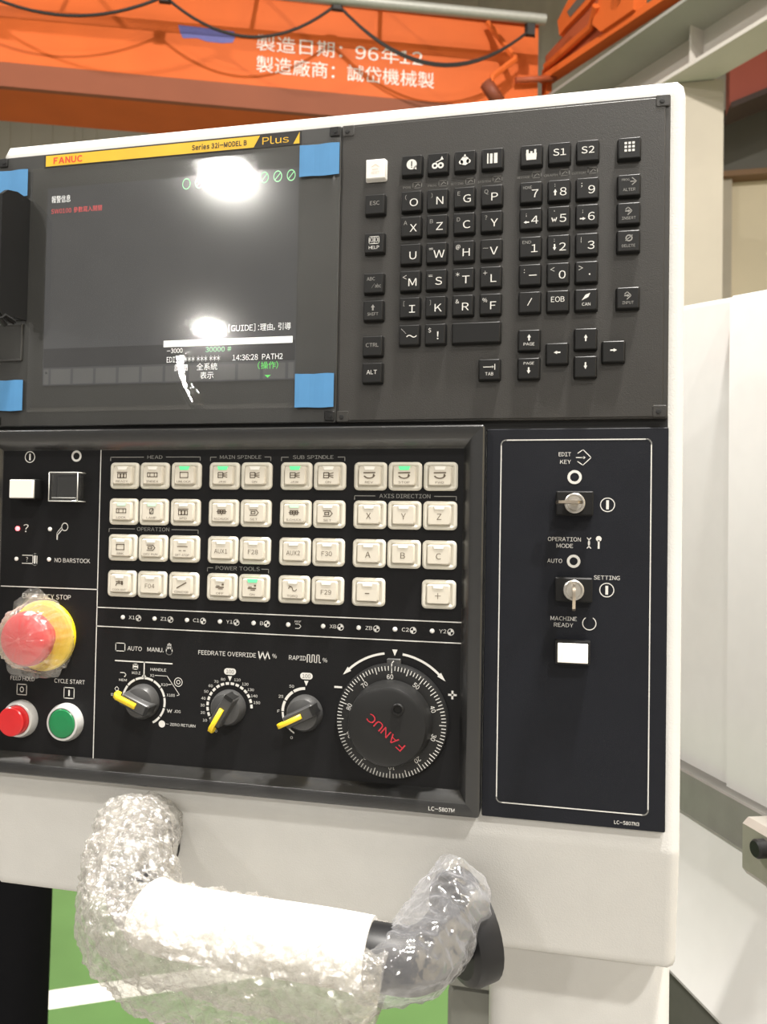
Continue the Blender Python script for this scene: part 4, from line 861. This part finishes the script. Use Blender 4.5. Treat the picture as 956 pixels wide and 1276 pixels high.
# ================================================================== PERSON standing behind the pendant at the left
def skinned(name, V, E, m, parent, org, sub=2):
    """V: list of (x,y,z,rx,ry) mm; E: edges"""
    me = bpy.data.meshes.new(name); me.from_pydata([((v[0]-org[0])/1000, (v[1]-org[1])/1000, (v[2]-org[2])/1000) for v in V], E, [])
    o = bpy.data.objects.new(name, me); COL.objects.link(o)
    md = o.modifiers.new('skin', 'SKIN'); md.use_smooth_shade = True
    for i, v in enumerate(V):
        sk = me.skin_vertices[0].data[i]; sk.radius = (v[3]/1000, v[4]/1000); sk.use_root = (i == 0)
    ms = o.modifiers.new('sub', 'SUBSURF'); ms.levels = ms.render_levels = sub
    dg = bpy.context.evaluated_depsgraph_get(); me2 = bpy.data.meshes.new_from_object(o.evaluated_get(dg)); bpy.data.objects.remove(o)
    me2.materials.clear(); me2.materials.append(m); me2.polygons.foreach_set('use_smooth', [True]*len(me2.polygons))
    return link(name, me2, parent, org)
PX, PY = -1056, 930
PE = thing('person', (PX, PY, -Z0), 'person in black trousers standing behind the left end of the pendant', 'person')
def w(dx, dy, h, rx, ry=None): return (PX+dx, PY+dy, -Z0+h, rx, ry or rx)
skinned('body', [w(0, 0, 930, 130, 105), w(0, 0, 1080, 122, 92), w(0, -6, 1230, 145, 102), w(0, 0, 1340, 135, 90), w(0, 4, 1420, 62, 60), w(0, -2, 1480, 52, 52), w(0, -8, 1560, 68, 78), w(0, -8, 1640, 72, 88),
                 w(-165, 0, 1360, 55), w(-235, 20, 1110, 42), w(-70, -150, 1000, 28), w(165, 0, 1360, 55), w(215, 20, 1110, 42), w(70, -165, 1010, 28)],
        [(0, 1), (1, 2), (2, 3), (3, 4), (4, 5), (5, 6), (6, 7), (3, 8), (8, 9), (9, 10), (3, 11), (11, 12), (12, 13)], SKIN, PE, (PX, PY, -Z0))
skinned('trousers', [w(0, 0, 960, 150, 122), w(-85, 0, 850, 98, 104), w(-95, -10, 500, 76, 80), w(-100, 10, 110, 64, 72), w(85, 0, 850, 98, 104), w(112, -30, 500, 88, 92), w(120, -10, 110, 78, 84), w(0, 0, 1010, 148, 120)],
        [(0, 1), (1, 2), (2, 3), (0, 4), (4, 5), (5, 6), (0, 7)], CLOTH, PE, (PX, PY, -Z0))
skinned('jacket', [w(0, 0, 1130, 150, 118), w(0, 0, 960, 158, 128), w(0, -4, 1260, 165, 118), w(0, 2, 1375, 140, 98), w(-178, 0, 1362, 68), w(-245, 20, 1110, 56), w(-100, -130, 1010, 44), w(178, 0, 1362, 68), w(225, 20, 1110, 56), w(100, -140, 1020, 44)],
        [(0, 1), (0, 2), (2, 3), (3, 4), (4, 5), (5, 6), (3, 7), (7, 8), (8, 9)], CLOTH, PE, (PX, PY, -Z0))
skinned('hair', [w(0, 12, 1650, 78, 90), w(0, 40, 1600, 70, 60), w(0, 10, 1690, 60, 66)], [(0, 1), (0, 2)], HAIR, PE, (PX, PY, -Z0))
fm = MB(); c = Vector((PX, PY-98, -Z0+1560))
fm.loft([[c+Vector((x, y, z)) for x, y, z in ((-14, 0, -18), (14, 0, -18), (8, 2, 38), (-8, 2, 38))], [c+Vector((x, y, z)) for x, y, z in ((-9, -20, -14), (9, -20, -14), (3, -4, 34), (-3, -4, 34))]]); fm.build('nose', SKIN, PE)
for sx in (-1, 1):
    e = MB(); e.lathe(PX+sx*30, -Z0+1602, [(PY-88, 11), (PY-96, 8), (PY-99, 3)], 12); e.build('eye', HAIR, PE)
    e = MB(); e.tube([(PX+sx*72, PY, -Z0+1620), (PX+sx*80, PY+6, -Z0+1600), (PX+sx*74, PY+2, -Z0+1570)], [8, 12, 8], 8); e.build('ear', SKIN, PE)
    hx = PX+sx*58; hy = PY-160-(5 if sx > 0 else 0); hz = -Z0+(995 if sx < 0 else 1005)
    V = [(hx, hy, hz, 18, 26), (hx-sx*52, hy-16, hz-12, 16, 36)]; E = [(0, 1)]
    for k in range(4):
        n = len(V); fz = hz-12+(k-1.5)*-17; L = (62, 72, 68, 52)[k]
        V += [(hx-sx*78, hy-20-(12 if sx > 0 else 0), fz, 9, 9), (hx-sx*(78+L*.5), hy-24-(14 if sx > 0 else 0), fz-6, 8.5, 8.5), (hx-sx*(78+L*.8), hy-12-(14 if sx > 0 else 0), fz-14, 7, 7)]; E += [(1, n), (n, n+1), (n+1, n+2)]
    n = len(V); V += [(hx-sx*30, hy-26, hz+22, 10, 10), (hx-sx*62, hy-36, hz+34, 8, 8)]; E += [(0, n), (n, n+1)]
    skinned('hand', V, E, SKIN, PE, (PX, PY, -Z0), 1)
    s_ = MB(); fx = PX+(-100 if sx < 0 else 120); fy = PY+(10 if sx < 0 else -10)
    s_.loft([[(fx+a*k, fy-60+b*k2, -Z0+z) for a, b in rrect(0, 0, 100, 270, 44, 6)] for z, k, k2 in ((0, 1, 1), (22, 1.02, 1.01), (55, .95, .9), (85, .7, .55))]); s_.build('shoe', SHOE, PE)
m_ = MB(); m_.tube([(PX-22, PY-92, -Z0+1520), (PX, PY-98, -Z0+1518), (PX+22, PY-92, -Z0+1520)], [3, 6, 3], 8); m_.build('mouth', mat('lip', (.45, .18, .15), .5), PE)
